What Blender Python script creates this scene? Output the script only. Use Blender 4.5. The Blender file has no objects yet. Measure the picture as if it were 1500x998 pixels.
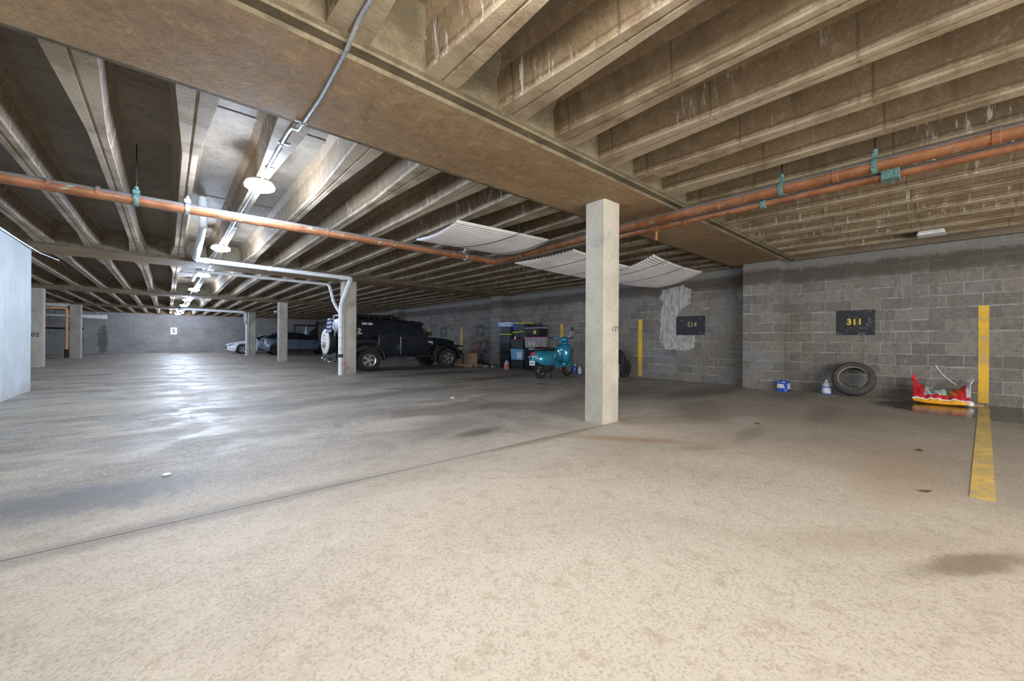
import bpy, bmesh, math, random
from mathutils import Vector, Matrix
from math import sin, cos, pi, radians, sqrt
random.seed(7)
SC = bpy.context.scene
COL = SC.collection

# ------------------------------------------------------------------ camera
F_PX = 578.0
YAW, RHO, PIT = radians(41.13), radians(0.34), radians(0.057)
CAM_H = 1.05
Zv = Vector((0, 0, 1))
f0 = Vector((sin(YAW), cos(YAW), 0)); r0 = Vector((cos(YAW), -sin(YAW), 0))
fw = f0 * cos(PIT) + Zv * sin(PIT); u0 = -f0 * sin(PIT) + Zv * cos(PIT)
rt = r0 * cos(RHO) + u0 * sin(RHO); up = u0 * cos(RHO) - r0 * sin(RHO)
cd = bpy.data.cameras.new('camera'); cam = bpy.data.objects.new('camera', cd); COL.objects.link(cam)
m = Matrix((rt, up, -fw)).transposed().to_4x4(); m.translation = Vector((0, 0, CAM_H))
cam.matrix_world = m
cd.sensor_fit = 'HORIZONTAL'; cd.sensor_width = 36.0; cd.lens = F_PX / 1500 * 36.0
cd.clip_start = 0.02; cd.clip_end = 200
SC.camera = cam

# ------------------------------------------------------------------ light and exposure
SC.view_settings.view_transform = 'Standard'; SC.view_settings.look = 'None'
SC.view_settings.gamma = 1.0; SC.view_settings.use_curve_mapping = False
SC.view_settings.exposure = 0.85
W = bpy.data.worlds.new('world'); SC.world = W; W.use_nodes = True
W.node_tree.nodes['Background'].inputs[0].default_value = (0.75, 0.86, 1.0, 1)
W.node_tree.nodes['Background'].inputs[1].default_value = 1.2

def area_light(name, loc, rot, sx, sy, power, color):
    d = bpy.data.lights.new(name, 'AREA'); d.shape = 'RECTANGLE'; d.size = sx; d.size_y = sy
    d.energy = power; d.color = color
    o = bpy.data.objects.new(name, d); COL.objects.link(o); o.location = loc; o.rotation_euler = rot
    return o
# daylight entering through the open vehicle entrance behind the camera
area_light('entrance_daylight', (2.6, -6.3, 1.5), (radians(90), 0, 0), 9.0, 2.3, 520, (1.0, 0.94, 0.85))
# daylight from the side opening of the left part of the garage
area_light('side_daylight', (-7.7, 15.5, 1.5), (radians(90), 0, radians(-90)), 5.0, 2.4, 60, (0.72, 0.85, 1.0))
LAMP_W, LAMP_COL = 122.0, (0.64, 0.77, 1.0)
LAMP_Y = [-3.3, 1.05, 5.46, 9.72, 14.1, 18.5, 23.6, 27.6, 32.8, 37.2]
LAMP_X = [0.82, 0.82, 0.81, 0.79, 0.75, 0.72, 0.68, 0.65, 0.57, 0.55]

# ------------------------------------------------------------------ node helpers
class NT:
    def __init__(s, name):
        s.m = bpy.data.materials.new(name); s.m.use_nodes = True
        s.t = s.m.node_tree; s.n = s.t.nodes; s.b = s.n['Principled BSDF']
        s.co = s.n.new('ShaderNodeTexCoord')
        s.w = s.n.new('ShaderNodeNewGeometry').outputs['Position']
    def link(s, a, b): s.t.links.new(a, b)
    def setin(s, sock, v):
        if isinstance(v, bpy.types.NodeSocket): s.link(v, sock)
        elif isinstance(v, (tuple, list)) and len(v) == 3 and sock.type == 'RGBA': sock.default_value = (*v, 1)
        else: sock.default_value = v
    def math(s, op, a, b=0.0, c=None, clamp=False):
        n = s.n.new('ShaderNodeMath'); n.operation = op; n.use_clamp = clamp
        s.setin(n.inputs[0], a); s.setin(n.inputs[1], b)
        if c is not None: s.setin(n.inputs[2], c)
        return n.outputs[0]
    def scale(s, v, sc):
        n = s.n.new('ShaderNodeMapping'); s.link(v, n.inputs[0]); n.inputs['Scale'].default_value = sc
        return n.outputs[0]
    def noise(s, v, sc, det=4, rough=0.6, dist=0.0, out=0):
        n = s.n.new('ShaderNodeTexNoise'); s.link(v, n.inputs['Vector']); n.inputs['Scale'].default_value = sc
        n.inputs['Detail'].default_value = det; n.inputs['Roughness'].default_value = rough
        n.inputs['Distortion'].default_value = dist
        return n.outputs[out]
    def voro(s, v, sc, feat='F1', out='Distance'):
        n = s.n.new('ShaderNodeTexVoronoi'); n.feature = feat; s.link(v, n.inputs['Vector']); n.inputs['Scale'].default_value = sc
        return n.outputs[out]
    def ramp(s, v, a, b, lo=0.0, hi=1.0):
        n = s.n.new('ShaderNodeMapRange'); s.setin(n.inputs[0], v); n.clamp = True
        n.interpolation_type = 'SMOOTHSTEP'
        n.inputs[1].default_value = a; n.inputs[2].default_value = b; n.inputs[3].default_value = lo; n.inputs[4].default_value = hi
        return n.outputs[0]
    def mix(s, f, a, b, mode='MIX'):
        n = s.n.new('ShaderNodeMix'); n.data_type = 'RGBA'; n.blend_type = mode; n.clamp_factor = True
        s.setin(n.inputs[0], f); s.setin(n.inputs[6], a); s.setin(n.inputs[7], b)
        return n.outputs[2]
    def xyz(s, v):
        n = s.n.new('ShaderNodeSeparateXYZ'); s.link(v, n.inputs[0]); return n.outputs
    def comb(s, x, y, z):
        n = s.n.new('ShaderNodeCombineXYZ')
        for i, q in enumerate((x, y, z)): s.setin(n.inputs[i], q)
        return n.outputs[0]
    def bump(s, h, strength=0.3, dist=0.01):
        n = s.n.new('ShaderNodeBump'); s.link(h, n.inputs['Height']); n.inputs['Strength'].default_value = strength
        n.inputs['Distance'].default_value = dist; s.link(n.outputs[0], s.b.inputs['Normal'])
    def col(s, v): s.setin(s.b.inputs['Base Color'], v)
    def rough(s, v): s.setin(s.b.inputs['Roughness'], v)
    def metal(s, v): s.setin(s.b.inputs['Metallic'], v)

def plain(name, color, rough=0.5, metal=0.0, var=0.12, nscale=9.0, trans=0.0, alpha=1.0, coat=0.0):
    t = NT(name)
    n = t.noise(t.co.outputs['Object'], nscale, 4, 0.6)
    dark = tuple(c * (1 - var) for c in color); lite = tuple(min(1, c * (1 + var)) for c in color)
    t.col(t.mix(t.ramp(n, 0.3, 0.7), dark, lite)); t.metal(metal)
    t.rough(t.ramp(n, 0.2, 0.8, max(0, rough - 0.06), min(1, rough + 0.08)))
    if trans: t.b.inputs['Transmission Weight'].default_value = trans
    if alpha < 1: t.b.inputs['Alpha'].default_value = alpha
    if coat: t.b.inputs['Coat Weight'].default_value = coat; t.b.inputs['Coat Roughness'].default_value = 0.06
    return t.m

def concrete(name, c1, c2, c3, streak=0.0, streak_col=(0.62, 0.58, 0.52), rough=0.85, board=0.0, seams=False, big=0.5, edge=None, fine=1.0):
    """cast concrete: blotches, pits, pale lime runs on upright faces"""
    t = NT(name); P = t.w
    a = t.noise(P, big, 5, 0.62, 0.4); b = t.noise(P, 4.5, 5, 0.65, 0.2); c = t.noise(P, 45, 3, 0.7)
    base = t.mix(t.ramp(a, 0.36, 0.66), c1, c2)
    base = t.mix(t.ramp(b, 0.52, 0.78, 0, 0.75), base, c3)
    d = t.noise(P, 1.7, 6, 0.7, 0.8)
    base = t.mix(t.ramp(d, 0.57, 0.72, 0, 0.42), base, tuple(x * 0.42 for x in c1))
    base = t.mix(t.ramp(c, 0.30, 0.75, 0, 0.38 * fine), base, tuple(x * 0.5 for x in c1))
    e = t.noise(P, 11, 6, 0.8, 0.6); base = t.mix(t.ramp(e, 0.50, 0.62, 0, 0.45 * fine), base, tuple(x * 0.52 for x in c1))
    base = t.mix(t.ramp(e, 0.44, 0.34, 0, 0.40 * fine), base, tuple(min(1, x * 1.28) for x in c3))
    if edge:
        zz = t.math('ADD', t.xyz(P)[2], t.math('MULTIPLY', t.math('SUBTRACT', e, 0.5), 0.05))
        base = t.mix(t.math('MULTIPLY', t.ramp(zz, ZJ + 0.055, ZJ + 0.03), t.ramp(t.noise(P, 2.2, 4, 0.6), 0.36, 0.58, 0.1, 0.7)), base, edge)
        base = t.mix(t.math('MULTIPLY', t.ramp(t.math('ABSOLUTE', t.math('SUBTRACT', zz, ZJ + 0.066)), 0.012, 0.004), 0.55), base, tuple(x * 0.35 for x in c1))
    hgt = t.math('ADD', t.math('MULTIPLY', b, 0.5), t.math('MULTIPLY', c, 0.5))
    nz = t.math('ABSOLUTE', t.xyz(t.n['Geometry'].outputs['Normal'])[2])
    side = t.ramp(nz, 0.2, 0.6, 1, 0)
    if board:
        s1 = t.noise(t.scale(P, (board, 7.0, 9.0)), 6.0, 4, 0.6)
        base = t.mix(t.ramp(s1, 0.5, 0.75, 0, 0.35), base, tuple(x * 0.6 for x in c1))
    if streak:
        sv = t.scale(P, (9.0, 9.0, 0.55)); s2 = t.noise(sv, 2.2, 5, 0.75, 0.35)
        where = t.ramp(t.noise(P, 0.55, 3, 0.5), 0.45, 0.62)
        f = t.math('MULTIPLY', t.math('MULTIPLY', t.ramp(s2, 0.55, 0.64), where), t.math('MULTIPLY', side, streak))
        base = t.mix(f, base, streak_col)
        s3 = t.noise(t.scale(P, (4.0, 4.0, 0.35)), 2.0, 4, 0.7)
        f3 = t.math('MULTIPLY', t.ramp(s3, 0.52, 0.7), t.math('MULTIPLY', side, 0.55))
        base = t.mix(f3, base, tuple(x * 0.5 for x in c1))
        hgt = t.math('ADD', hgt, t.math('MULTIPLY', f, 0.6))
    if seams:
        y = t.xyz(P)[1]
        w = t.math('ABSOLUTE', t.math('SUBTRACT', t.math('FRACT', t.math('MULTIPLY', y, 1 / 0.92)), 0.5))
        f = t.math('MULTIPLY', t.ramp(w, 0.0, 0.018, 1, 0), t.math('MULTIPLY', side, 0.7))
        base = t.mix(f, base, tuple(x * 0.35 for x in c1))
    t.col(base); t.rough(t.ramp(b, 0.3, 0.8, rough - 0.12, rough))
    t.bump(hgt, 0.55, 0.012)
    return t.m

def block_wall(name, axis, c1=(0.150, 0.140, 0.128), c2=(0.235, 0.222, 0.205), mortar=(0.40, 0.39, 0.38), band_on=1.0):
    """running-bond concrete masonry; axis = the world axis that runs along the wall"""
    t = NT(name); P = t.w; x, y, z = t.xyz(P)[:3]
    u = y if axis == 'y' else x
    wob = t.math('MULTIPLY', t.math('SUBTRACT', t.noise(P, 2.5, 2, 0.5), 0.5), 0.012)
    v = t.comb(u, t.math('ADD', t.math('ADD', z, 0.012), wob), 0.0)
    br = t.n.new('ShaderNodeTexBrick'); t.link(v, br.inputs['Vector'])
    br.offset = 0.5; br.inputs['Scale'].default_value = 1.0
    br.inputs['Brick Width'].default_value = 0.428; br.inputs['Row Height'].default_value = 0.214
    br.inputs['Mortar Size'].default_value = 0.006; br.inputs['Mortar Smooth'].default_value = 0.35
    br.inputs['Bias'].default_value = -0.1
    br.inputs['Color1'].default_value = (*c1, 1); br.inputs['Color2'].default_value = (*c2, 1)
    br.inputs['Mortar'].default_value = (*mortar, 1)
    a = t.noise(P, 0.7, 5, 0.65, 0.5); b = t.noise(P, 5, 5, 0.7); c = t.noise(P, 60, 2, 0.7)
    base = br.outputs['Color']
    # joints are only pale here and there
    mf = t.math('MULTIPLY', br.outputs['Fac'], t.ramp(t.noise(P, 1.3, 4, 0.6), 0.40, 0.58, 0.7, 0.0))
    base = t.mix(mf, base, tuple(k * 1.0 for k in c1))
    base = t.mix(t.ramp(a, 0.42, 0.7, 0, 0.6), base, (0.21, 0.18, 0.145))
    base = t.mix(t.ramp(b, 0.5, 0.8, 0, 0.55), base, tuple(k * 0.5 for k in c1))
    e = t.noise(P, 13, 6, 0.8, 0.5); base = t.mix(t.ramp(e, 0.50, 0.64, 0, 0.5), base, tuple(k * 0.42 for k in c1)); base = t.mix(t.ramp(e, 0.44, 0.32, 0, 0.45), base, tuple(min(1, k * 1.7) for k in c2))
    base = t.mix(t.ramp(t.noise(P, 0.9, 3, 0.5, 0.8), 0.56, 0.68, 0, 0.35), base, (0.20, 0.235, 0.29))
    base = t.mix(t.ramp(t.noise(t.scale(P, (1, 1, 0.6)), 1.4, 5, 0.7, 0.5), 0.60, 0.72, 0, 0.45), base, (0.26, 0.19, 0.10))
    sv = t.noise(t.scale(P, (5.0, 5.0, 0.4)), 2.0, 5, 0.7, 0.3)
    base = t.mix(t.ramp(sv, 0.6, 0.74, 0, 0.45), base, (0.40, 0.39, 0.38))
    base = t.mix(t.ramp(sv, 0.44, 0.30, 0, 0.5), base, (0.11, 0.085, 0.07))
    cz = t.math('FRACT', t.math('ADD', t.math('DIVIDE', t.math('ADD', t.math('ADD', z, 0.012), wob), 0.214), 0.5))
    cl = t.ramp(t.math('ABSOLUTE', t.math('SUBTRACT', cz, 0.5)), 0.13, 0.02)
    hs = t.noise(t.scale(P, (1.1, 1.1, 4.0)), 1.7, 5, 0.7, 0.2)
    base = t.mix(t.math('MULTIPLY', cl, t.ramp(hs, 0.52, 0.66, 0, 0.65)), base, (0.42, 0.42, 0.43))
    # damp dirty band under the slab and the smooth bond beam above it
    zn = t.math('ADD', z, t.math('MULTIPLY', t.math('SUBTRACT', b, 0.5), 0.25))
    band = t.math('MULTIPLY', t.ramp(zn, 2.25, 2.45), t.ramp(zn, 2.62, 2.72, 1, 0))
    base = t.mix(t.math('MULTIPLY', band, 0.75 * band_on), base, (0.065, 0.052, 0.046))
    base = t.mix(t.math('MULTIPLY', t.ramp(z, 2.69, 2.71), 0.65 * band_on), base, (0.20, 0.205, 0.20))
    base = t.mix(t.ramp(c, 0.35, 0.7, 0, 0.25), base, tuple(k * 0.5 for k in c1))
    if axis == 'x':   # green algae in the rear left corner
        dx = t.math('DIVIDE', t.math('SUBTRACT', x, -3.45), 0.30); dz = t.math('DIVIDE', t.math('SUBTRACT', z, 0.95), 1.15)
        dd = t.math('ADD', t.math('SQRT', t.math('ADD', t.math('MULTIPLY', dx, dx), t.math('MULTIPLY', dz, dz))), t.math('MULTIPLY', t.math('SUBTRACT', t.noise(P, 3.5, 5, 0.8), 0.5), 2.2))
        base = t.mix(t.ramp(dd, 1.05, 0.7, 0, 0.75), base, (0.075, 0.085, 0.045))
    t.col(base); t.rough(0.9)
    hgt = t.math('ADD', t.math('MULTIPLY', t.math('SUBTRACT', 1.0, br.outputs['Fac']), 0.8), t.math('MULTIPLY', c, 0.35))
    t.bump(hgt, 0.5, 0.01)
    return t.m

# ------------------------------------------------------------------ geometry helpers
class MB:
    """collects shapes and links them as ONE mesh object"""
    def __init__(s): s.v = []; s.f = []; s.mi = []; s.cur = 0
    def add(s, vs, fs):
        o = len(s.v); s.v += [tuple(p) for p in vs]; s.f += [tuple(i + o for i in f) for f in fs]; s.mi += [s.cur] * len(fs)
        return s
    def box(s, x0, x1, y0, y1, z0, z1, mat=None):
        vs = [Vector((x, y, z)) for x in (x0, x1) for y in (y0, y1) for z in (z0, z1)]
        if mat is not None: vs = [mat @ p for p in vs]
        return s.add(vs, [(0, 1, 3, 2), (4, 6, 7, 5), (0, 4, 5, 1), (2, 3, 7, 6), (0, 2, 6, 4), (1, 5, 7, 3)])
    def rings(s, rings, cap0=True, cap1=True, closed=True):
        n = len(rings[0]); vs = [p for r in rings for p in r]; fs = []
        for i in range(len(rings) - 1):
            for j in range(n if closed else n - 1):
                k = (j + 1) % n
                fs.append((i * n + j, i * n + k, (i + 1) * n + k, (i + 1) * n + j))
        if cap0: fs.append(tuple(range(n - 1, -1, -1)))
        if cap1: fs.append(tuple((len(rings) - 1) * n + j for j in range(n)))
        return s.add(vs, fs)
    def prism(s, poly, axis, a0, a1):
        def P(p, a):
            return {'x': (a, p[0], p[1]), 'y': (p[0], a, p[1]), 'z': (p[0], p[1], a)}[axis]
        return s.rings([[P(p, a0) for p in poly], [P(p, a1) for p in poly]])
    def tube(s, pts, r, n=12, caps=True, flat=1.0):
        pts = [Vector(p) for p in pts]; rs = r if isinstance(r, (list, tuple)) else [r] * len(pts); rings = []
        ref = None
        for i, p in enumerate(pts):
            d = (pts[min(i + 1, len(pts) - 1)] - pts[max(i - 1, 0)]).normalized()
            if ref is None: ref = Vector((0, 0, 1)) if abs(d.z) < 0.9 else Vector((1, 0, 0))
            a = (ref - d * ref.dot(d)).normalized(); ref = a; b = d.cross(a)
            rings.append([p + (a * cos(2 * pi * k / n) + b * sin(2 * pi * k / n) * flat) * rs[i] for k in range(n)])
        return s.rings(rings, caps, caps)
    def lathe(s, prof, center=(0, 0, 0), axis='z', n=24, caps=True):
        c = Vector(center); rings = []
        for r, h in prof:
            ring = []
            for k in range(n):
                a = 2 * pi * k / n; u, w = r * cos(a), r * sin(a)
                ring.append(c + Vector({'z': (u, w, h), 'y': (u, h, w), 'x': (h, u, w)}[axis]))
            rings.append(ring)
        return s.rings(rings, caps, caps)
    def ell(s, c, r, nu=16, nv=10, mat=None):
        rings = []
        for i in range(1, nv):
            t = pi * i / nv
            rings.append([Vector((c[0] + r[0] * sin(t) * cos(2 * pi * k / nu), c[1] + r[1] * sin(t) * sin(2 * pi * k / nu), c[2] - r[2] * cos(t))) for k in range(nu)])
        if mat is not None: rings = [[mat @ p for p in R] for R in rings]
        return s.rings(rings)
    def build(s, name, mat, parent=None, smooth=None, bevel=0, seg=2):
        me = bpy.data.meshes.new(name); me.from_pydata(s.v, [], s.f)
        bm = bmesh.new(); bm.from_mesh(me); bmesh.ops.recalc_face_normals(bm, faces=bm.faces); bm.to_mesh(me); bm.free()
        for q in (mat if isinstance(mat, (list, tuple)) else [mat]): me.materials.append(q)
        if max(s.mi, default=0): me.polygons.foreach_set('material_index', s.mi)
        if smooth is not None:
            me.polygons.foreach_set('use_smooth', [True] * len(me.polygons)); me.set_sharp_from_angle(angle=radians(smooth))
        o = bpy.data.objects.new(name, me); COL.objects.link(o)
        if parent is not None: o.parent = parent
        if bevel:
            b = o.modifiers.new('bevel', 'BEVEL'); b.width = bevel; b.segments = seg; b.limit_method = 'ANGLE'; b.angle_limit = radians(35)
        return o

def thing(name, label, cat, loc=(0, 0, 0), rz=0.0, group=None, scale=1.0):
    o = bpy.data.objects.new(name, None); COL.objects.link(o); o.empty_display_size = 0.1
    o.location = loc; o.rotation_euler = (0, 0, rz); o.scale = (scale,) * 3
    return tag(o, label, cat, group)
def tag(o, label=None, cat=None, group=None, kind=None):
    if label: o['label'] = label
    if cat: o['category'] = cat
    if group: o['group'] = group
    if kind: o['kind'] = kind
    return o
def struct(o): o['kind'] = 'structure'; return o
def copy_tree(o, parent=None, only=None):
    c = o.copy(); COL.objects.link(c)
    if parent is not None: c.parent = parent
    for ch in list(o.children): copy_tree(ch, c)
    return c
def arc(cx, cy, r, a0, a1, n):
    return [(cx + r * cos(radians(a0 + (a1 - a0) * i / n)), cy + r * sin(radians(a0 + (a1 - a0) * i / n))) for i in range(n + 1)]
def bend(pts, r, n=5):
    """round the corners of a polyline"""
    P = [Vector(p) for p in pts]; out = [P[0]]
    for i in range(1, len(P) - 1):
        a = (P[i - 1] - P[i]); b = (P[i + 1] - P[i]); rr = min(r, a.length * .45, b.length * .45)
        p0 = P[i] + a.normalized() * rr; p1 = P[i] + b.normalized() * rr
        for k in range(n + 1):
            t = k / n; out.append(p0 * (1 - t) ** 2 + P[i] * 2 * t * (1 - t) + p1 * t * t)
    out.append(P[-1]); return out
def text_mesh(name, body, size, mat, parent, loc, rot, depth=0.002, align='CENTER', xscale=1.0, bold=0.0):
    cu = bpy.data.curves.new('t', 'FONT'); cu.body = body; cu.size = size; cu.extrude = depth; cu.align_x = align; cu.align_y = 'CENTER'
    cu.offset = bold; cu.resolution_u = 3
    tmp = bpy.data.objects.new('t', cu); COL.objects.link(tmp)
    dg = bpy.context.evaluated_depsgraph_get(); me = bpy.data.meshes.new_from_object(tmp.evaluated_get(dg))
    bpy.data.objects.remove(tmp); me.materials.clear(); me.materials.append(mat)
    o = bpy.data.objects.new(name, me); COL.objects.link(o); o.location = loc; o.rotation_euler = rot; o.scale = (xscale, 1, 1)
    if parent is not None: o.parent = parent
    return o

ZS, ZJ, ZT = 2.855, 2.91, 3.27   # beam soffit, joist soffit, slab soffit
# ------------------------------------------------------------------ materials of the setting
M = {}
M['joist'] = concrete('joist_concrete', (0.170, 0.115, 0.062), (0.235, 0.168, 0.100), (0.30, 0.232, 0.152), streak=0.95, seams=True, board=0.3, edge=(0.38, 0.315, 0.225))
M['slab'] = concrete('slab_concrete', (0.135, 0.105, 0.072), (0.20, 0.165, 0.12), (0.13, 0.12, 0.095), board=0.25, big=0.8)
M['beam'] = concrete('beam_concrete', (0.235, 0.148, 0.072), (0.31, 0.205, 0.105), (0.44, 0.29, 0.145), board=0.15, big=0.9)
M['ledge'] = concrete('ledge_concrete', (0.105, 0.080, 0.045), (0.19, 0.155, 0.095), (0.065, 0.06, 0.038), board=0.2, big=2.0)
M['column'] = concrete('column_concrete', (0.36, 0.335, 0.28), (0.46, 0.435, 0.38), (0.36, 0.34, 0.29), rough=0.9, big=1.6, fine=0.3)
M['blocks_y'] = block_wall('block_masonry_right', 'y')
M['blocks_x'] = block_wall('block_masonry_back', 'x', (0.30, 0.285, 0.275), (0.36, 0.34, 0.33), (0.36, 0.35, 0.34), 0.0)

def floor_material():
    t = NT('garage_floor'); P = t.w; x, y, z = t.xyz(P)[:3]
    n1 = t.noise(P, 0.33, 5, 0.62, 0.6); n2 = t.noise(P, 1.6, 6, 0.7, 0.4); n3 = t.noise(P, 75, 4, 0.75); n4 = t.noise(P, 9, 6, 0.78, 0.4)
    cream, tan, grey = (0.58, 0.515, 0.43), (0.45, 0.39, 0.315), (0.215, 0.195, 0.175)
    near = t.ramp(t.math('ADD', y, t.math('MULTIPLY', t.math('SUBTRACT', n2, 0.5), 1.6)), 2.3, 4.2, 0, 1)
    rightw = t.ramp(t.math('ADD', x, t.math('MULTIPLY', n1, 2.0)), 4.5, 8.0, 0, 0.8)
    worn = t.math('MAXIMUM', t.math('MULTIPLY', near, 0.95), rightw)
    base = t.mix(t.ramp(n1, 0.42, 0.62), cream, tan)
    g = t.mix(t.ramp(n2, 0.4, 0.65), (0.30, 0.272, 0.24), grey)
    base = t.mix(worn, base, g)
    # tyre-dragged grime in the bays
    s = t.noise(t.scale(P, (0.6, 1.3, 1)), 1.25, 7, 0.72, 0.9)
    far = t.ramp(y, 3.2, 5.5); dk = t.math('MULTIPLY', t.ramp(s, 0.50, 0.60), t.math('MULTIPLY', far, 0.78))
    base = t.mix(dk, base, (0.115, 0.098, 0.082))
    tn = t.math('MULTIPLY', t.ramp(s, 0.46, 0.38), t.math('MULTIPLY', far, 0.65)); base = t.mix(tn, base, (0.50, 0.43, 0.33))
    # exposed aggregate
    vo = t.voro(P, 105, out='Color'); vg = t.n.new('ShaderNodeRGBToBW'); t.link(vo, vg.inputs[0])
    base = t.mix(t.ramp(vg.outputs[0], 0.55, 0.75, 0, 0.30), base, (0.66, 0.58, 0.47))
    base = t.mix(t.ramp(vg.outputs[0], 0.36, 0.22, 0, 0.30), base, (0.22, 0.165, 0.11))
    base = t.mix(t.ramp(n3, 0.54, 0.68, 0, 0.42), base, (0.27, 0.205, 0.135))
    base = t.mix(t.ramp(n4, 0.50, 0.66, 0, 0.48), base, (0.34, 0.27, 0.185)); base = t.mix(t.ramp(n4, 0.43, 0.33, 0, 0.35), base, (0.66, 0.60, 0.50))
    def blob(cx, cy, rx, ry, rot=0.0, wob=0.75, soft=0.55):
        dx = t.math('SUBTRACT', x, cx); dy = t.math('SUBTRACT', y, cy); c, s_ = cos(rot), sin(rot)
        u = t.math('DIVIDE', t.math('ADD', t.math('MULTIPLY', dx, c), t.math('MULTIPLY', dy, s_)), rx)
        w = t.math('DIVIDE', t.math('SUBTRACT', t.math('MULTIPLY', dy, c), t.math('MULTIPLY', dx, s_)), ry)
        d = t.math('SQRT', t.math('ADD', t.math('MULTIPLY', u, u), t.math('MULTIPLY', w, w)))
        d = t.math('ADD', d, t.math('MULTIPLY', t.math('SUBTRACT', t.math('ADD', t.math('MULTIPLY', n2, 0.45), t.math('MULTIPLY', n4, 0.55)), 0.5), wob * 5.5))
        return t.ramp(d, 1.0 - soft, 1.0 + soft, 1, 0)
    pit = t.noise(t.scale(P, (1.0, 1.6, 1)), 58, 2, 0.5, 0.4)
    pw = t.math('MAXIMUM', blob(3.15, 1.35, 1.15, 0.30, -0.95, 0.5, 0.5), t.math('MULTIPLY', blob(2.2, 0.5, 1.6, 0.9, 0.0, 0.8, 0.6), 0.25))
    base = t.mix(t.math('MULTIPLY', t.ramp(pit, 0.60, 0.65), t.math('MULTIPLY', pw, 0.75)), base, (0.11, 0.085, 0.055))
    for (cx, cy, rx, ry, ro, k, c) in [
        (2.70, 3.66, 0.34, 0.13, 0.15, 0.75, (0.10, 0.085, 0.06)), (2.5, 4.1, 0.55, 0.25, 0.3, 0.5, (0.16, 0.14, 0.11)),
        (-0.45, 3.80, 0.62, 0.30, 0.0, 0.75, (0.12, 0.125, 0.135)), (0.1, 2.97, 1.2, 0.10, 0.02, 0.55, (0.17, 0.15, 0.13)),
        (3.1, 2.95, 0.9, 0.06, 0, 0.5, (0.20, 0.16, 0.11)),
        (2.88, -0.02, 0.36, 0.075, -0.5, 0.70, (0.17, 0.125, 0.065)), (2.80, 0.35, 0.5, 0.12, -0.7, 0.25, (0.25, 0.18, 0.1)),
        (5.0, 1.6, 0.5, 0.10, 0.1, 0.4, (0.16, 0.13, 0.10)), (3.75, 2.35, 0.7, 0.10, -0.95, 0.5, (0.36, 0.19, 0.09)),
        (4.0, 1.7, 0.25, 0.10, -0.6, 0.5, (0.36, 0.2, 0.1)), (4.4, 0.35, 0.8, 0.25, 0.0, 0.28, (0.40, 0.22, 0.12)),
        (8.4, 3.6, 1.5, 0.40, -0.1, 0.65, (0.07, 0.052, 0.042)), (7.0, 4.6, 1.6, 0.5, 0.0, 0.5, (0.09, 0.07, 0.055)),
        (7.3, 1.35, 1.1, 0.16, 0.1, 0.35, (0.12, 0.10, 0.08)), (9.4, 2.3, 0.9, 0.35, 0.1, 0.45, (0.10, 0.075, 0.06)),
        (1.0, 7.4, 1.3, 0.7, 0, 0.45, (0.15, 0.14, 0.13)), (6.4, 11.0, 2.0, 0.5, 0.1, 0.6, (0.07, 0.055, 0.045)),
        (7.2, 8.8, 1.6, 0.4, 0.2, 0.6, (0.08, 0.06, 0.05)), (6.8, 13.6, 2.4, 1.0, 0, 0.6, (0.06, 0.05, 0.045)),
        (1.0, 5.6, 1.6, 0.5, 0.1, 0.45, (0.16, 0.14, 0.12)), (3.4, 5.2, 1.0, 0.35, 0, 0.5, (0.12, 0.10, 0.085)), (3.0, 7.3, 1.5, 0.35, 0.1, 0.4, (0.14, 0.125, 0.11)), (2.2, 9.6, 2.4, 0.6, 0, 0.45, (0.12, 0.105, 0.09)), (5.2, 5.4, 0.9, 0.4, 0, 0.45, (0.5, 0.46, 0.42)), (-0.6, 8.6, 1.2, 0.8, 0, 0.4, (0.42, 0.36, 0.28)), (6.2, 2.7, 1.0, 0.35, 0.3, 0.45, (0.13, 0.11, 0.09)), (5.9, 1.95, 0.35, 0.16, 0, 0.5, (0.55, 0.53, 0.5)),
        (9.35, 1.62, 0.35, 0.14, 0, 0.35, (0.13, 0.25, 0.15)), (6.9, 1.2, 0.16, 0.05, 0, 0.4, (0.2, 0.32, 0.22))]:
        base = t.mix(t.math('MULTIPLY', blob(cx, cy, rx, ry, ro), k), base, c)
    wet = blob(9.45, -0.35, 0.95, 1.4, 0.0, 0.16, 0.10)
    base = t.mix(t.math('MULTIPLY', wet, 0.88), base, (0.035, 0.028, 0.023))
    # saw-cut joints
    for jy in (2.975, 12.45, 21.9):
        wv = t.math('ADD', y, t.math('MULTIPLY', t.math('SUBTRACT', n2, 0.5), 0.03))
        d = t.math('ABSOLUTE', t.math('SUBTRACT', wv, jy))
        base = t.mix(t.ramp(d, 0.003, 0.010, 0.85, 0), base, (0.06, 0.05, 0.04))
    for jx in (4.25,):
        d = t.math('ABSOLUTE', t.math('SUBTRACT', x, jx)); f = t.math('MULTIPLY', t.ramp(d, 0.004, 0.012, 0.6, 0), t.ramp(y, 3.3, 3.6))
        base = t.mix(f, base, (0.09, 0.08, 0.07))
    t.col(base)
    gl = t.math('MULTIPLY', t.ramp(n2, 0.40, 0.56, 1, 0), t.ramp(y, 3.0, 6.0))
    r = t.mix(gl, (0.66, 0.66, 0.66), (0.46, 0.46, 0.46)); r = t.mix(wet, r, (0.16, 0.16, 0.16))
    t.rough(r)
    hg = t.math('ADD', t.math('MULTIPLY', vg.outputs[0], 0.4), t.math('MULTIPLY', n3, 0.6))
    hg = t.math('MULTIPLY', hg, t.math('SUBTRACT', 1.0, t.math('MULTIPLY', wet, 0.97)))
    t.bump(hg, 0.35, 0.006)
    return t.m
M['floor'] = floor_material()

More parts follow.
